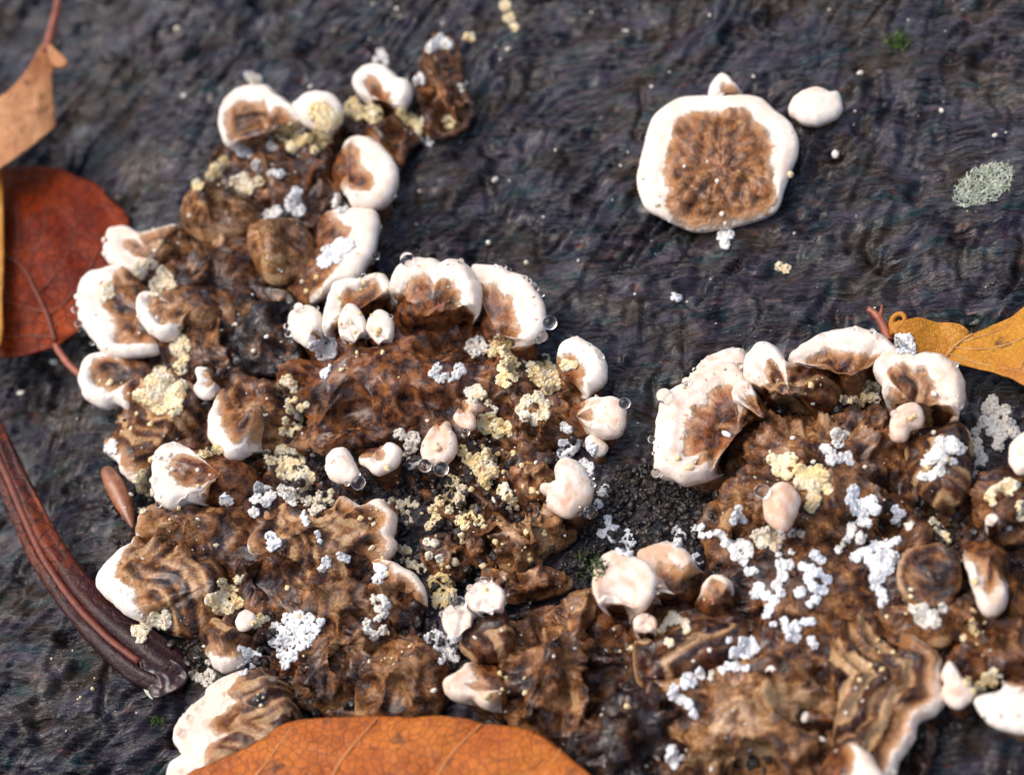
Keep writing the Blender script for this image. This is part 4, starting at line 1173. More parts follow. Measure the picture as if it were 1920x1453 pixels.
def fuse():
    """melt the grains of each clump into one lacy body"""
    dg = bpy.context.evaluated_depsgraph_get()
    dg.update()
    new = [bpy.data.meshes.new_from_object(o.evaluated_get(dg)) for o in FUSE]
    for o, me in zip(FUSE, new):
        o.modifiers.clear()
        v = np.empty(len(me.vertices) * 3, np.float32)
        me.vertices.foreach_get('co', v)
        v = v.reshape(-1, 3)
        v = v + RNG.normal(scale=0.0026, size=v.shape).astype(np.float32)          # frosty, uneven skin
        f = np.empty(len(me.loops), np.int32)
        me.loops.foreach_get('vertex_index', f)
        f = f.reshape(-1, 4)
        # which vertices hang together
        lab = np.arange(len(v))
        while True:
            m = lab[f].min(1)
            nl = lab.copy()
            np.minimum.at(nl, f.ravel(), np.repeat(m, 4))
            nl = nl[nl]
            if (nl == lab).all():
                break
            lab = nl
        ids, cnt = np.unique(lab, return_counts=True)
        keep = ids[cnt >= 0.04 * len(v)]
        m = o.data.materials[0]

        def piece(nm, sel):
            used, inv = np.unique(f[sel], return_inverse=True)
            return mesh_of(nm, v[used], inv.reshape(-1, 4), m)
        fl = lab[f[:, 0]]
        if len(keep) == 1:
            o.data = piece(o.name, fl == keep[0])
            continue
        root = link('crumb_clump', None, o.location)
        for a in ('label', 'category', 'group'):
            if a in o:
                root[a] = o[a]
        for q in keep:
            c = link('crumb', piece('crumb', fl == q), (0, 0, 0), root)
            c['yellow'], c['dull'] = o['yellow'], o['dull']
        bpy.data.objects.remove(o)


CL = [
    ('ochre crumb clump below the leftmost white crest', '530,250,12 550,245,12 555,265,13 575,262,10 548,277,10 537,258,8 566,272,8', .95, 0),
    ('pale yellow crumb smear with orange side down the small pale cap', '600,212,18 618,225,17 606,248,15 600,272,10 632,228,13 612,262,10 590,282,7', .65, 0),
    ('yellow and white crumbs left of the chestnut notch', '655,205,11 672,212,12 700,215,15 665,192,8 690,200,8', .7, 0),
    ('yellow crumb hook right of the chestnut notch', '750,210,9 766,223,11 783,230,11 787,247,8', .85, 0),
    ('white crumb pair under the leftmost white crest', '455,285,9 466,288,8 448,278,6', .1, 0),
    ('small white crumb below the ochre clump', '508,274,7 516,279,6', .15, 0),
    ('pale cauliflower-like crumb with ochre right side on the dark flesh', '450,345,15 465,350,13 486,342,9 458,334,9', .4, 0),
    ('white oval crumb above the cauliflower-like crumb', '482,310,9 485,318,7', .1, 0),
    ('flat white crumb right of the oval crumb', '511,325,7 525,327,7', .1, 0),
    ('tall white crumb pile between the two wet knobs', '556,360,9 550,378,13 558,394,12 545,390,9', .05, 0),
    ('white slanting crumb right above the left wet knob', '504,404,9 518,398,9', .15, 0),
    ('ring of pale crumbs beside the curled ear-shaped cap', '636,375,9 641,389,9 630,384,7 640,378,6', .15, 0),
    ('bright white crumb heap on the ragged white cap', '642,462,13 622,474,12 609,490,12 630,482,11 656,460,9 632,465,9', 0, 0),
    ('cream crumbs clinging to the slope left of the dark flesh', '421,305,9 406,321,12 396,331,8 372,347,9', .7, .1),
    ('lacy pale yellow crumbs inside the white lobed cap', '260,500,8 270,495,9 285,497,8 263,517,7 305,510,9 310,525,13 295,535,12 320,535,9 292,549,8 272,510,6', .4, .05),
    ('pale crumbs on the rim of the broad white crescent', '200,545,12 193,557,9 206,552,8', .35, 0),
    ('pale yellow crumb trail below the white-lipped cap', '330,650,9 346,649,11 342,635,7 345,674,9 340,690,11 333,660,8', .55, 0),
    ('large pale yellow crumb clump above the brown cap with dark arcs', '300,700,12 290,720,15 310,730,19 330,740,15 275,745,13 260,740,8 300,760,15 325,765,13 340,725,9 318,712,9', .5, 0),
    ('white crumb patch right of the round white knob', '590,650,9 580,660,8 610,640,11 624,645,9 619,660,11 605,665,10 612,690,8 608,704,6 600,655,9', .05, 0),
    ('pale yellow crumbs right of the black flap', '535,715,8 548,722,8 552,735,5 541,708,5', .5, 0),
    ('lacy yellow crumb ring on the dark glossy cap', '540,755,6 552,750,6 565,765,6 575,760,5 545,770,7 558,780,6 535,790,6 550,800,6 530,808,6 545,812,6 565,786,5 561,800,5', .55, 0),
    ('grey-white frosty crumb patch on the reddish body', '820,690,7 812,702,7 825,712,7 836,704,5 860,690,8 855,705,7 868,697,6 846,714,4', .05, .25),
    ('white crumb flower left of the yellow crumb column', '885,645,8 900,640,8 890,660,9 905,655,9 878,655,6 893,650,7', .2, .1),
    ('tall yellow crumb column below the white crescent cap', '935,640,9 950,643,9 930,655,10 945,660,10 922,663,6 955,675,8 966,680,9 945,690,10 955,700,9 940,714,9 965,708,7 950,722,6', .85, 0),
    ('big cream crumb clump left of the white fan cap', '1000,690,11 1020,690,13 1035,700,13 1015,710,13 1040,720,11 1026,732,9 1000,705,8 1060,685,9 1077,685,6 1022,672,7', .6, 0),
    ('open ring of cream crumbs below the big cream clump', '990,750,9 1010,744,9 1021,759,9 1018,778,10 1000,787,9 985,782,9 978,770,8 1005,791,6 984,757,8', .4, 0),
    ('pale crumb fringe above the pink-white cap with upper bead', '880,736,8 895,731,9 906,740,7 890,746,8 916,756,6 926,769,6', .3, 0),
    ('deep yellow crumb heap right of the pink-white cap with upper bead', '905,790,10 920,784,9 935,795,9 950,801,9 915,805,9 935,812,9 955,812,6 899,800,8 925,797,8', .95, 0),
    ('snow white crumbs above the pink cap with tan spots', '1055,832,7 1067,831,7 1080,835,8 1052,850,7 1065,852,8 1092,832,6 1110,840,8 1110,853,6 1095,870,8 1107,876,6 1105,888,6 1074,845,6', 0, 0),
    ('pale crumb patch on the bare brown flesh right of the yellow heap', '1058,800,7 1066,806,6', .05, .1),
    ('large cream crumb clump with orange heart under the dark glossy cap', '500,852,8 508,862,9 530,847,11 545,855,12 557,866,13 535,870,11 530,887,11 550,890,11 567,886,11 580,897,10 575,911,9 520,858,8', .5, 0),
    ('white crumb tuft at the left foot of the large cream clump', '485,915,9 490,930,11 502,921,9 500,940,9 477,937,7 477,960,8 510,930,7', .12, 0),
    ('white crumbs at the lower end of the large cream clump', '532,920,10 545,925,9 565,925,9 575,938,9 552,941,7 540,935,7', .25, 0),
    ('pale yellow crumb tower above the large lobed cap', '607,930,10 617,940,9 597,941,9 592,957,10 603,949,8 620,925,6', .3, 0),
    ('bluish white crumb on the folded brown lobes', '422,932,7 430,941,7 417,942,4', 0, .1),
    ('white crumb patch high on the large lobed cap', '505,1005,7 515,1012,9 510,1023,8 522,1018,6', .05, 0),
    ('small white crumb stroke in the middle of the large lobed cap', '571,970,5 575,982,5 570,962,3', 0, .1),
    ('tiny white crumb stroke right of the middle of the lobed cap', '597,1004,4 600,1015,4 594,998,3', 0, .1),
    ('bluish crumbs at the dark notch of the large lobed cap', '612,1050,7 605,1066,6 616,1060,4', 0, .2),
    ('white crumb flake left of the cream speckled ridge', '640,1044,6 650,1048,6 636,1038,3', .05, 0),
    ('white crumb patch on the cream speckled slab', '710,1065,8 717,1075,8 709,1087,8 719,1066,5', 0, 0),
    ('cream crumbs trailing along the cream speckled ridge', '755,1030,8 752,1048,7 770,1056,8 790,1067,8 766,1034,6 778,1060,6', .45, 0),
    ('orange-yellow crumb heap at the foot of the cream speckled slab', '815,1090,9 830,1085,10 842,1097,9 807,1110,9 825,1110,12 845,1113,9 822,1130,10 836,1131,8', .98, 0),
    ('lemon yellow crumb clump on the brown column', '415,1092,7 397,1125,10 414,1120,11 435,1110,10 446,1130,10 428,1141,10 410,1142,9 447,1087,6 458,1082,4 422,1104,8', .65, 0),
    ('biggest snow white crumb clump beside the round brown nodule', '540,1160,9 560,1156,9 580,1161,9 520,1180,11 545,1185,12 570,1186,11 590,1181,9 515,1200,11 540,1206,11 565,1210,11 586,1201,8 530,1225,9 550,1230,9 535,1246,8 602,1166,6 555,1170,6', 0, 0),
    ('white crumb patch right of the round brown nodule', '465,1225,9 480,1231,9 470,1245,9 455,1256,9 452,1216,6', .05, 0),
    ('dull greenish crumb ring on the wood left of the brown nodule', '370,1240,7 362,1265,8 377,1273,8 395,1266,9 390,1281,7 391,1242,5 365,1253,5', .25, .35),
    ('pale yellow crumbs lying on the dark rolled leaf', '257,1183,9 272,1177,10 265,1197,8 290,1160,11 310,1165,11 313,1152,8 298,1172,7', .4, .05),
    ('upright lacy white crumb strip right of the brown lumpy flesh', '702,1125,6 717,1122,7 725,1136,7 720,1151,7 707,1160,6 687,1166,6 690,1182,7 702,1191,8 717,1181,7 710,1142,6', .2, 0),
    ('white crumbs spilling left from the lower round pink cap', '805,1197,8 817,1190,8 830,1210,13 844,1206,11 842,1227,10 855,1235,6 827,1241,5 832,1196,9', .05, 0),
    ('cream crumb mass below the deep yellow heap', '865,845,9 877,860,9 897,860,9 912,848,7 922,865,9 900,880,11 921,882,11 910,900,11 926,890,7 888,870,8', .75, .05),
    ('cream crumb mass in the central hollow', '835,910,9 852,905,10 867,920,10 842,930,9 860,940,10 825,940,8 812,955,8 820,975,9 805,987,7 843,956,7 852,922,8', .6, .1),
    ('orange crumb clump in the central hollow', '870,965,9 890,956,9 896,975,9 873,985,8 862,977,7 865,1003,5 867,1015,4', .98, 0),
    ('pale crumb twig on the shaded flesh right of the hollow', '945,913,7 950,928,9 960,938,8 940,922,7 953,956,5 970,952,4', .5, 0),
    ('pale crumbs hanging in the dark right of the lobed cap', '735,941,6 750,947,8 770,942,8 760,965,8 767,980,7 780,946,6', .4, .25),
    ('dull whitish crumb film under the sausage-shaped cap', '750,814,9 770,838,11 775,822,11 771,868,9 786,872,7 762,855,7', .2, .4),
    ('dim crumbs at the bottom of the dark hollow', '802,1017,6 817,1020,6 805,1042,6 825,1047,7', .3, .2),
    ('icy white crumb spire on the black soil', '1140,972,5 1142,985,8 1130,1000,8 1152,995,9 1162,1012,10 1177,1001,7 1180,1018,9 1167,1030,9 1180,1036,7 1150,1008,7', 0, .03),
    ('faint bluish crumbs beside the pink cap with tan spots', '1135,917,7 1130,928,7 1123,945,7 1140,930,4', 0, .3),
    ('dull white crumbs in the middle of the black soil', '1267,995,8 1277,1005,9 1272,1020,7', 0, .2),
    ('small crumbs along the edge of the black soil', '1301,987,5 1302,1000,5 1305,1046,7 1312,1052,5', 0, .15),
    ('white triangular crumb on the brown lobe', '1385,955,6 1380,967,7 1390,972,7 1397,977,5 1375,977,5', 0, 0),
    ('small bright crumb ring at the left of the brown lobe', '1315,989,6 1317,1005,5 1331,1002,5', 0, 0),
    ('white crumb chain across the brown lobe', '1347,1000,6 1357,1002,6 1360,1017,8 1372,1025,9 1390,1020,8 1400,1026,9 1380,1042,8 1395,1052,8 1405,1040,7', .05, .05),
    ('cream crumb cushion under the egg-shaped pink cap', '1420,1005,10 1430,1017,10 1440,1001,11 1460,1007,11 1455,1024,9 1485,1000,7 1502,1002,6 1445,1012,8', .3, 0),
    ('small bright crumb left of the white crumb cluster', '1405,1072,7 1416,1072,6', 0, 0),
    ('white crumb chain leftmost on the dark body', '1425,1100,8 1417,1112,8 1437,1117,8 1452,1127,8 1442,1142,8 1437,1155,6', 0, 0),
    ('greyish crumb column left of the brightest crumb cluster', '1465,1060,9 1480,1060,8 1467,1080,9 1457,1097,8 1465,1112,7 1460,1042,5 1485,1036,5', .05, .2),
    ('brightest white crumb cluster on the dark body', '1527,1042,8 1540,1050,7 1505,1062,7 1520,1070,9 1535,1075,7 1515,1085,8 1550,1087,8 1500,1110,9 1525,1102,8 1542,1107,8 1530,1125,7 1520,1133,5', 0, 0),
    ('spiky white crumb patch below the brightest cluster', '1470,1165,7 1450,1172,5 1477,1180,7 1492,1176,9 1510,1166,7 1523,1165,6 1492,1195,8 1480,1197,5', 0, 0),
    ('small round crumb right of the spiky crumb patch', '1520,1202,7 1527,1211,6', 0, .1),
    ('round white crumb cluster on the banded dark flesh', '1367,1200,5 1395,1207,10 1407,1205,9 1380,1225,10 1400,1222,12 1415,1217,8 1367,1247,7 1380,1250,7 1400,1252,6 1355,1257,6', 0, 0),
    ('bent white crumb chain at the left of the ochre dome', '1312,1260,7 1317,1270,5 1290,1270,9 1285,1282,8 1300,1280,7 1265,1290,7 1262,1305,8 1277,1310,9 1292,1320,7 1300,1336,6 1305,1342,5', 0, 0),
    ('small cream crumb right of the bent white chain', '1335,1263,5 1334,1272,4', .3, .1),
    ('white crumb lump on the near-black flesh', '1260,1407,8 1260,1422,9 1265,1433,7 1279,1420,5', 0, 0),
    ('pale crumb knot right of the small pinkish bud', '1260,1152,6 1255,1165,8 1270,1162,8 1285,1170,7 1242,1180,7 1288,1182,6 1256,1205,7', .35, 0),
    ('big yellow crumb clump behind the egg-shaped pink cap', '1450,862,9 1465,867,11 1482,862,11 1460,882,10 1475,890,9 1500,882,10 1515,890,11 1537,882,9 1546,893,9 1503,906,11 1527,910,13 1552,918,9 1526,935,11 1520,951,8', .6, 0),
    ('pale crumb hook on the knobbly ochre body', '1570,815,10 1585,820,9 1572,830,9 1547,842,7 1557,851,8 1560,863,8 1575,860,8 1590,856,7 1594,867,6', .15, 0),
    ('white crumb cluster with dark holes on the knobbly body', '1600,922,10 1595,938,9 1605,955,9 1620,947,10 1635,940,9 1641,955,9 1620,965,8 1615,980,7 1627,982,7', 0, 0),
    ('thin crumb trail below the crumb cluster with holes', '1597,990,8 1595,1002,7 1587,1012,5 1580,1022,4 1572,1032,6 1615,1005,7 1612,1013,6', .12, 0),
    ('large white crumb pile left of the cup-shaped cap', '1605,1045,9 1612,1034,6 1625,1035,9 1637,1025,9 1655,1030,10 1667,1020,8 1680,1012,7 1635,1050,11 1652,1050,12 1672,1046,11 1645,1067,11 1665,1067,10 1652,1081,9 1637,1086,7', 0, 0),
    ('white crumb drip under the large white pile', '1647,1100,5 1652,1112,8 1657,1125,8 1652,1133,6 1638,1102,5', 0, 0),
    ('small white crumb wing above the cup-shaped cap', '1680,955,7 1690,962,6 1682,972,7 1675,977,4', 0, 0),
    ('tiny cream crumb above the large white pile', '1704,988,6 1709,983,4', .2, 0),
    ('cream crumb strip above the tongue-like cap', '1750,977,6 1760,992,8 1770,1003,8 1775,1013,6', .45, 0),
    ('yellow-hearted crumb arc at the right edge', '1862,922,8 1855,932,7 1875,915,8 1890,907,8 1902,911,8 1862,942,6 1890,927,8 1915,950,9 1914,968,8', .5, 0),
    ('frosty white crumb patch on the brown banded dome', '1765,830,9 1782,835,13 1797,842,9 1760,847,11 1745,860,9 1765,860,9 1735,868,7 1762,883,9 1747,892,8 1730,893,7 1787,867,6', .1, .08),
    ('cream crumb crust on the scar below the cup-shaped cap', '1715,1142,9 1730,1140,9 1727,1157,10 1747,1152,10 1767,1140,8 1752,1167,9 1735,1170,7', .25, .1),
    ('yellow crumb wing on the pink twin-lobed cap', '1815,1277,7 1837,1288,9 1850,1271,8 1862,1262,9 1862,1280,7 1830,1297,7', .65, 0),
    ('small yellow crumb under the tongue-like cap', '1825,1168,6 1826,1180,6', .7, 0),
    ('cream crumb mass tucked under the long white arch', '1582,750,7 1600,752,8 1630,724,9 1640,731,9 1625,742,9 1640,750,9 1650,722,7 1615,757,6', .45, 0),
    ('white frilled crumb plate at the tip of the golden leaf', '1687,638,9 1700,638,9 1705,652,9 1690,653,9 1711,660,5', 0, 0),
    ('white crumb on the left side of the brown cap with dark arcs', '205,842,8 212,833,8 215,846,5', .1, .05),
    ('cream crumbs at the lower tip of the brown cap with dark arcs', '260,900,9 270,890,8 265,915,8 280,925,8 275,908,7 266,957,6', .5, .1),
    ('orange flake stuck to the white ruffled edge', '380,853,7 394,848,8 410,845,8 402,840,5', 1.0, 0),
    ('orange crumbs at the left of the biggest snow white clump', '490,1160,7 480,1172,7 500,1160,5', 1.0, 0),
]
for lb, bl, ye, du in CL:
    clump(lb, bl, min(1.0, ye * 1.25 + (0.1 if ye > 0.25 else 0)), du)
GW = 'pale crumb clumps on the bare wood'
for lb, bl, ye, du in [
    ('small white crumb below the large solitary cap', '1355,445,9 1367,440,8 1360,459,8', .1, .1),
    ('pale hooked crumb on top of the uppermost rounded white cap', '705,115,6 718,106,8 714,98,6 722,118,6', .1, .1),
    ('dim crumb pair above the leftmost white crest', '468,145,8 482,150,8 474,156,5', .3, .3),
    ('white crumb crest on the gnarled brown stub', '815,86,10 828,79,11 841,86,8 805,93,6', .1, .05),
    ('yellowish crumb in the middle of the bare wood', '1462,500,7 1475,505,7', .7, .2),
    ('bluish white crumb on the bare wood left of the yellowish one', '1265,557,6 1273,560,6', 0, .15),
    ('orange and white crumbs at the top edge of the view', '948,12,9 955,35,9 965,53,7', .9, .2),
    ('whitish crumb below the gnarled brown stub', '798,264,7 806,268,6', .05, .15),
]:
    clump(lb, bl, ye, du, GW)
for lb, bl, ye in [('pale bead-like grain left of the gnarled brown stub', '788,153,8', .1), ('cream grain on the right side of the gnarled brown stub', '869,166,8', .3),
                   ('orange grain at the top of the gnarled brown stub', '881,74,8', 1.0), ('ochre grain low on the gnarled brown stub', '842,232,11', .95)]:
    clump(lb, bl, ye, 0, 'grains on the gnarled brown stub', g=5.0)
clump('large lacy grey-white lichen crust right of the pink-edged scalloped cap', '1862,752,9 1850,767,9 1865,773,11 1885,770,9 1845,792,9 1865,797,11 1890,795,11 1902,811,9 1830,810,8 1875,815,11 1830,830,9 1835,848,9 1837,872,9 1872,836,9 1830,892,7 1856,812,6 1845,860,6', .2, .3, None, name='lichen_crust')
fuse()
# ---------------------------------------------------------------- water beads on the rims
def sphere(nu=20, nv=14):
    a, b = np.linspace(0, 2 * math.pi, nu, endpoint=False), np.linspace(-math.pi / 2, math.pi / 2, nv)
    V = np.stack([np.cos(b)[:, None] * np.cos(a)[None], np.cos(b)[:, None] * np.sin(a)[None], np.repeat(np.sin(b)[:, None], nu, 1)], -1)
    return V.reshape(-1, 3), grid_faces(nu, nv)


BEAD = mesh_of('water_bead', *sphere(), M['water'])


def bead(px, py, r):
    """centre of a bead of radius r pixels that just touches what lies nearest along its line of sight"""
    d = Vector(rays(px, py)).normalized()
    best, bt = None, 1e9
    R = r * PX
    t0 = (CAM[2] - 1.4) / -d.z
    t1 = (CAM[2] + 0.2) / -d.z
    k = 60
    for i in range(k + 1):
        p = Vector(CAM) + d * (t0 + (t1 - t0) * i / k)
        loc, nr, _, dist = BVH.find_nearest(p)
        if dist < R * 0.85:
            return np.array(p), R
        if dist < bt and p.z > 0.12:
            best, bt = p, dist
    return np.array(best), R


def beads(label, s, group):
    q = sorted(P(s))
    od = ['first', 'second', 'third', 'fourth', 'fifth', 'sixth', 'seventh', 'eighth', 'ninth', 'tenth']
    for i, (x, y, r) in enumerate(q):
        own = label if len(q) == 1 else ('left' if i == 0 else 'right') + ' one of two water beads' + label.split('bead', 1)[1] if len(q) == 2 else od[i] + ' bead from left,' + label.split('bead', 1)[1]
        c, R = bead(x, y, r)
        o = link('water_droplet', BEAD, c)
        o.scale = (R * RNG.uniform(.93, 1.05), R * RNG.uniform(.93, 1.05), R * RNG.uniform(.82, .95))
        tag(o, own, 'water droplet', group)


for lb, s in [('large round drop perched on the left shoulder of the double-lobed white cap', '763,486,13'),
              ('large clear drop at the right flank of the white crescent cap', '1031,605,14'),
              ('round drop on top of the round white knob', '560,577,10'),
              ('clear drop on the upper right of the speckled round white cap', '1171,756,11'),
              ('big hanging drop under the small white cap with tan spot', '672,905,14'),
              ('small round drop hanging under the pink-white cap with upper bead', '874,810,7'),
              ('clear drop below the right side of the pink cap with tan spots', '1107,960,12'),
              ('large drop on the upper left rim of the broad wet white cap', '1245,742,14'),
              ('dull round drop left of the egg-shaped pink cap', '1429,921,13'),
              ('dark drop between the two round pink caps', '861,1131,12'),
              ('drop on the left rim of the small pink comma-shaped cap', '1677,776,7'),
              ('drop on the lowest left rim of the broad wet white cap', '1229,887,8'),
              ('large hanging drop under the pink ridged cap, right of two', '827,879,14'),
              ('large hanging drop under the pink ridged cap, left of two', '797,873,12'),
              ('drop at the ragged white cap\'s right edge', '705,480,8')]:
    beads(lb, s, 'large water drops on the cap rims')
for lb, s in [('small water bead along the top rim of the white crescent cap', '1016,552,5 1006,541,5 1001,534,5 993,526,4 985,520,4 956,504,4 946,500,4 929,498,3 864,490,6'),
              ('water bead below the large drop at the white crescent cap', '1017,631,11 1010,638,7'),
              ('small water bead on the rim of the white fan cap', '1120,659,5 1127,668,6 1107,646,3'),
              ('small water bead on the left side of the round white knob', '540,626,7 537,612,6 545,640,4 594,577,4'),
              ('small water bead on the twin bulbs', '733,593,4 737,606,3'),
              ('tiny water bead on the right edge of the ragged white cap', '697,492,5 682,517,5 713,425,4'),
              ('small water bead beside the big drop of the tan-spotted cap', '650,907,5 672,888,4'),
              ('tiny water bead along the right rim of the pink cap with tan spots', '1120,925,5 1112,908,5 1110,895,5 1086,963,5'),
              ('small water bead along the beaded cap and the broad wet white cap', '1287,715,8 1329,671,5 1315,684,4 1302,693,4 1222,824,7 1387,685,5 1391,657,4 1365,657,4 1225,850,3'),
              ('tiny water bead along the crest of the long white arch', '1540,630,5 1604,615,4 1636,621,5 1647,632,4 1594,616,3 1570,620,3'),
              ('tiny water bead on the pink-edged scalloped cap', '1791,683,6 1802,760,5 1801,708,3 1671,815,4'),
              ('tiny water bead on the rim of the dome-shaped pink cap', '1235,1094,5 1231,1107,6 1250,1017,4 1117,1058,5'),
              ('tiny water bead around the two round pink caps', '882,1103,7 905,1087,6 897,1088,5 917,1086,5 949,1112,5 840,1143,6 830,1151,6'),
              ('dim water bead on the white crescent cap nearest the red leaf', '145,556,7 141,580,8 147,607,8 153,623,9 172,643,5 196,450,6 196,475,6'),
              ('tiny water bead on the white-lipped cap', '282,622,5 266,560,4 259,592,4'),
              ('tiny water bead around the white front of the reddish-brown cap', '296,946,6 287,900,7 289,858,5 315,834,4 325,831,4'),
              ('shiny water bead lying on the pearly edge of the large banded cap', '355,1345,6 337,1372,7 370,1330,5 380,1318,4 338,1445,4'),
              ('tiny water bead right of the large solitary cap', '1527,270,4 1505,285,4 1600,232,4'),
              ('tiny water bead at the lower right of the curled ear-shaped cap', '740,366,5 745,376,4 728,383,3')]:
    beads(lb, s, lb.replace('small water bead', 'water beads').replace('tiny water bead', 'water beads').replace('dim water bead', 'water beads').replace('shiny water bead', 'water beads').replace('water bead ', 'water beads '))

# fine dew on the pale rims
C, R = [], []
for lab, O in CAPS:
    if any(q in lab for q in ('broad wet white', 'beaded white', 'long white arched', 'pink-edged', 'white crescent cap with glossy', 'double-lobed white cap', 'speckled round', 'white fan', 'large banded cap', 'curled ear')):
        for _ in range(16):
            k = int(RNG.integers(len(O)))
            c = O.mean(0)
            p = O[k] + (c - O[k]) * RNG.uniform(0.0, 0.22)
            h = BVH.ray_cast(Vector((p[0], p[1], 5)), Vector((0, 0, -1)), 20)
            if h[0] is not None and h[0].z > 0.35:
                C.append(np.array(h[0]))
                R.append(RNG.uniform(1.2, 3.2) * PX)
sv, sf = sphere(10, 7)
C, R = np.array(C), np.array(R)
v = (sv[None] * R[:, None, None] * np.array([1, 1, 0.7]) + C[:, None]).reshape(-1, 3)
f = (sf[None] + (np.arange(len(C)) * len(sv))[:, None, None]).reshape(-1, 4)
tag(link('fine_dew', mesh_of('fine_dew', v, f, M['water'])), 'fine dew beads on the pale cap rims', None, None, 'stuff')

# ---------------------------------------------------------------- loose grains
GS = 'single pale grains on the fungi'
for lb, x, y, a, b, an in [('pale oval grain inside the broad wet white cap', 1362, 815, 9, 5, -40), ('pale curved grain on the ochre-brown dome', 1511, 1345, 11, 6, 70),
                           ('flat white grain low on the ochre-brown dome', 1537, 1384, 8, 4, -30), ('white grain on the black flap', 500, 631, 5, 4, 20),
                           ('white grain on the knobbly body below the pale crumb hook', 1527, 867, 5, 4, 0), ('pale grain above the orange leaf', 812, 1296, 6, 4, 25),
                           ('lilac grain in the lower left wood', 103, 679, 11, 7, -10), ('pale grain on the dark wood at the left edge', 41, 738, 9, 5, 0),
                           ('white grain on the small oval brown pit of the right cluster', 1487, 822, 5, 4, 0), ('cream grain beside the two upper drops of the pink cap', 925, 938, 8, 3, -70)]:
    p, nr = drop_on(x, y)
    v, f = grains(np.zeros((1, 3)), [1.0], ICO2, 0.1, 0.08)
    v = v * np.array([a, b, b * 0.8]) * PX
    o = link('pale_grain', mesh_of('pale_grain', v, f, M['crumb']), p + nr * b * PX * 0.5)
    o.rotation_euler = (0, 0, math.radians(an))
    o['yellow'], o['dull'] = .25, .05
    tag(o, lb, 'grain', GS)
GV, GF = grains(np.zeros((1, 3)), [1.0], ICO1, 0.15, 0.15)
GM = mesh_of('pale_grain', GV, GF, M['crumb'])
_ORD = 'first second third fourth fifth sixth seventh eighth ninth tenth eleventh twelfth thirteenth fourteenth fifteenth sixteenth seventeenth eighteenth nineteenth twentieth twenty-first twenty-second'.split()
for i, (x, y, r) in enumerate(sorted(P('333,56,10 345,182,8 953,94,7 788,360,7 930,337,9 988,494,7 915,456,7 583,165,7 1604,210,4 1412,145,5 1176,60,5 1085,490,4 1565,290,12 1612,140,8 1765,210,7 1865,256,7 1042,283,4 745,18,7 700,8,6 1330,30,5 1555,20,4 830,45,4'))):
    p, nr = drop_on(x, y)
    o = link('pale_grain', GM, p + nr * r * PX * 0.35)
    o.scale = (r * PX * .8, r * PX * 0.62, r * PX * 0.6)
    o.rotation_euler = (0, 0, RNG.uniform(0, 3))
    o['yellow'], o['dull'] = float(RNG.uniform(.1, .6)), float(RNG.uniform(.25, .6))
    tag(o, 'small pale grain on the bare upper wood, %s of them counted from the left' % _ORD[i], 'grain', 'pale grains on the bare wood')


def scatter(name, label, n, test, r0, r1, mat, lift=0.4, base=ICO1, squash=0.35, **pr):
    C, R = [], []
    k = 0
    while len(C) < n and k < n * 12:
        k += 1
        x, y = RNG.uniform(-20, 1940), RNG.uniform(-20, 1475)
        if not test(x, y):
            continue
        p, nr = drop_on(x, y)
        if pr.get('zmin') is not None and p[2] < pr['zmin']:
            continue
        if pr.get('zmax') is not None and p[2] > pr['zmax']:
            continue
        r = r0 + (r1 - r0) * RNG.uniform(0, 1) ** 2.2
        C.append(p + nr * r * PX * lift)
        R.append(r * PX)
    v, f = grains(np.array(C), np.array(R), base, squash, 0.3 if mat == 'soil' else 0.22)
    o = link(name, mesh_of(name, v, f, M[mat]))
    if mat == 'soil':
        o.data.polygons.foreach_set('use_smooth', np.zeros(len(f), bool))
    o['yellow'], o['dull'] = pr.get('yellow', .2), pr.get('dull', .1)
    return tag(o, label, None, None, 'stuff')


def off_leaf(x, y):
    if y > 1336 and 335 < x < 1115 or x < 248 and y < 690 or x > 1655 and 565 < y < 735:
        return False
    return all(math.hypot(x - a, y - b) > 62 for a, b in ((0, 840), (30, 910), (60, 980), (100, 1050), (150, 1115), (206, 1178), (262, 1226), (312, 1258)))


def blot(x, y, s=0.006, th=0.1):
    if not off_leaf(x, y):
        return False
    return float(perlin(np.array([x * s, y * s, 3.3]))) > th


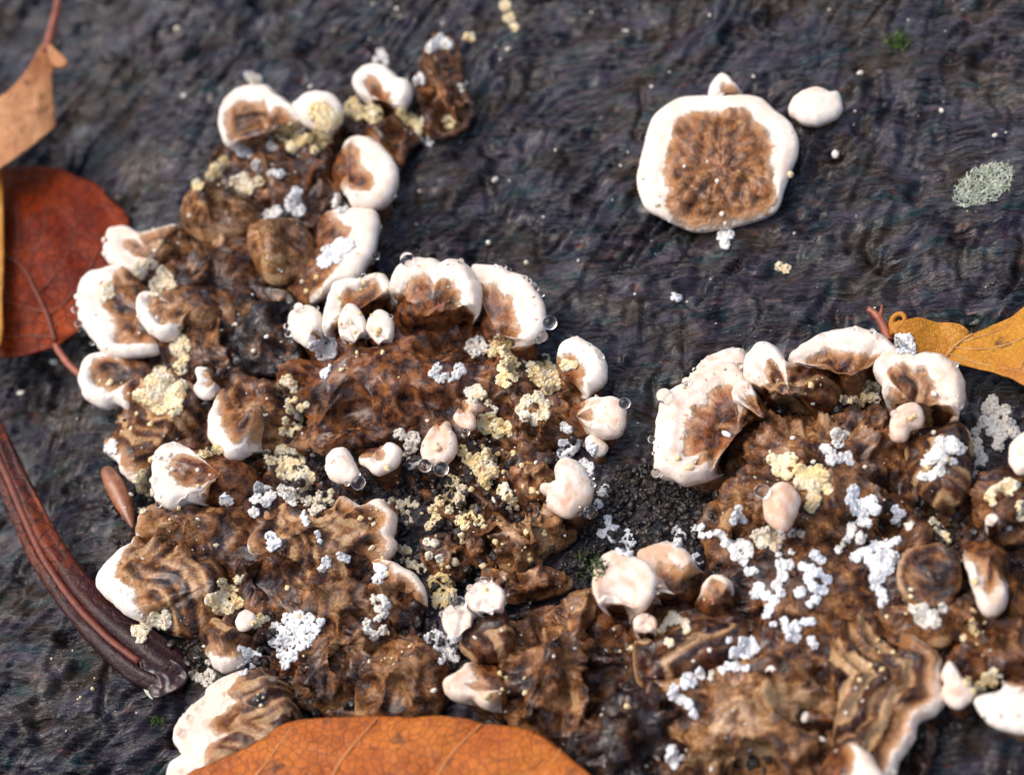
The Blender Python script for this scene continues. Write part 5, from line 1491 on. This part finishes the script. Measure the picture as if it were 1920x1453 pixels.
scatter('loose_crumbs', 'fine pale crumbs sprinkled over the brown fungi', 300, lambda x, y: blot(x, y) and y > 240, 1.0, 4.2, 'crumb', zmin=.2, yellow=.3, dull=.15, squash=.5)
scatter('ochre_crumbs', 'fine ochre crumbs in the hollows of the fungi', 300, lambda x, y: ((x - 850) / 190) ** 2 + ((y - 965) / 150) ** 2 < 1 or (blot(x, y, .01, .3) and y > 300), 1.5, 6.5, 'crumb', zmin=.05, yellow=1.0, dull=.15)
scatter('wood_flecks', 'pale flecks on the bare wood', 110, off_leaf, 0.8, 3.2, 'crumb', zmax=.12, yellow=.3, dull=.5)
SOIL = [(1215, 930, 95, 60), (1270, 960, 80, 80), (1180, 1000, 90, 60), (1130, 1060, 80, 40), (1330, 1075, 40, 20), (720, 1005, 40, 60), (800, 900, 60, 50)]
scatter('black_soil', 'black granular soil between the middle and right clusters', 3600, lambda x, y: any(((x - a) / c) ** 2 + ((y - b) / d) ** 2 < 1 for a, b, c, d in SOIL), 1.5, 7.5, 'soil', zmax=.3)
scatter('dark_bits', 'dark rotten bits between the fungi', 1300, lambda x, y: ((x - 640) / 440) ** 2 + ((y - 900) / 460) ** 2 < 1 or ((x - 1520) / 420) ** 2 + ((y - 1100) / 360) ** 2 < 1, 2.0, 9.0, 'soil', zmax=.22)


# ---------------------------------------------------------------- lichen and moss tufts
def tuft(name, label, cat, px, py, rx, ry, ang, n, ln, mat, group=None):
    V, F = [], []
    c0, _ = drop_on(px, py)
    for i in range(n):
        a, t = RNG.uniform(0, 2 * math.pi), math.sqrt(RNG.uniform())
        u, w = math.cos(a) * t * rx, math.sin(a) * t * ry
        x, y = px + u * math.cos(ang) - w * math.sin(ang), py - u * math.sin(ang) - w * math.cos(ang)
        p, nr = drop_on(x, y)
        d = RNG.normal(size=3) * 0.9 + np.array([0, 0, 0.9])
        d /= np.linalg.norm(d)
        L = ln * RNG.uniform(0.5, 1.2) * (1.15 - 0.5 * t)
        b = RNG.normal(size=3) * 0.35 * L
        s = np.linspace(0, 1, 5)[:, None]
        q = p + d * L * s + b * s * s
        v, f = tube(q, np.linspace(1, 0.25, 5) * 0.013 * RNG.uniform(.7, 1.3), 4)
        F.append(f + sum(len(z) for z in V))
        V.append(v)
    o = link(name, mesh_of(name, np.concatenate(V) - c0, np.concatenate(F), M[mat]), c0)
    return tag(o, label, cat, group)


tuft('lichen_tuft', 'fluffy grey-green lichen tuft on the wood at the right edge', 'lichen', 1845, 348, 62, 34, math.radians(28), 800, .085, 'lichen')
tuft('moss_tuft', 'small green moss tuft in a pit at the top right', 'moss', 1682, 80, 24, 15, 0, 90, .16, 'moss', 'moss tufts')
tuft('moss_tuft', 'green moss speck left of the large banded cap', 'moss', 297, 1350, 14, 9, 0, 50, .06, 'moss', 'moss tufts')
tuft('moss_tuft', 'green moss in the black soil above the dome-shaped pink cap', 'moss', 1108, 1062, 30, 26, 0, 110, .10, 'moss', 'moss tufts')
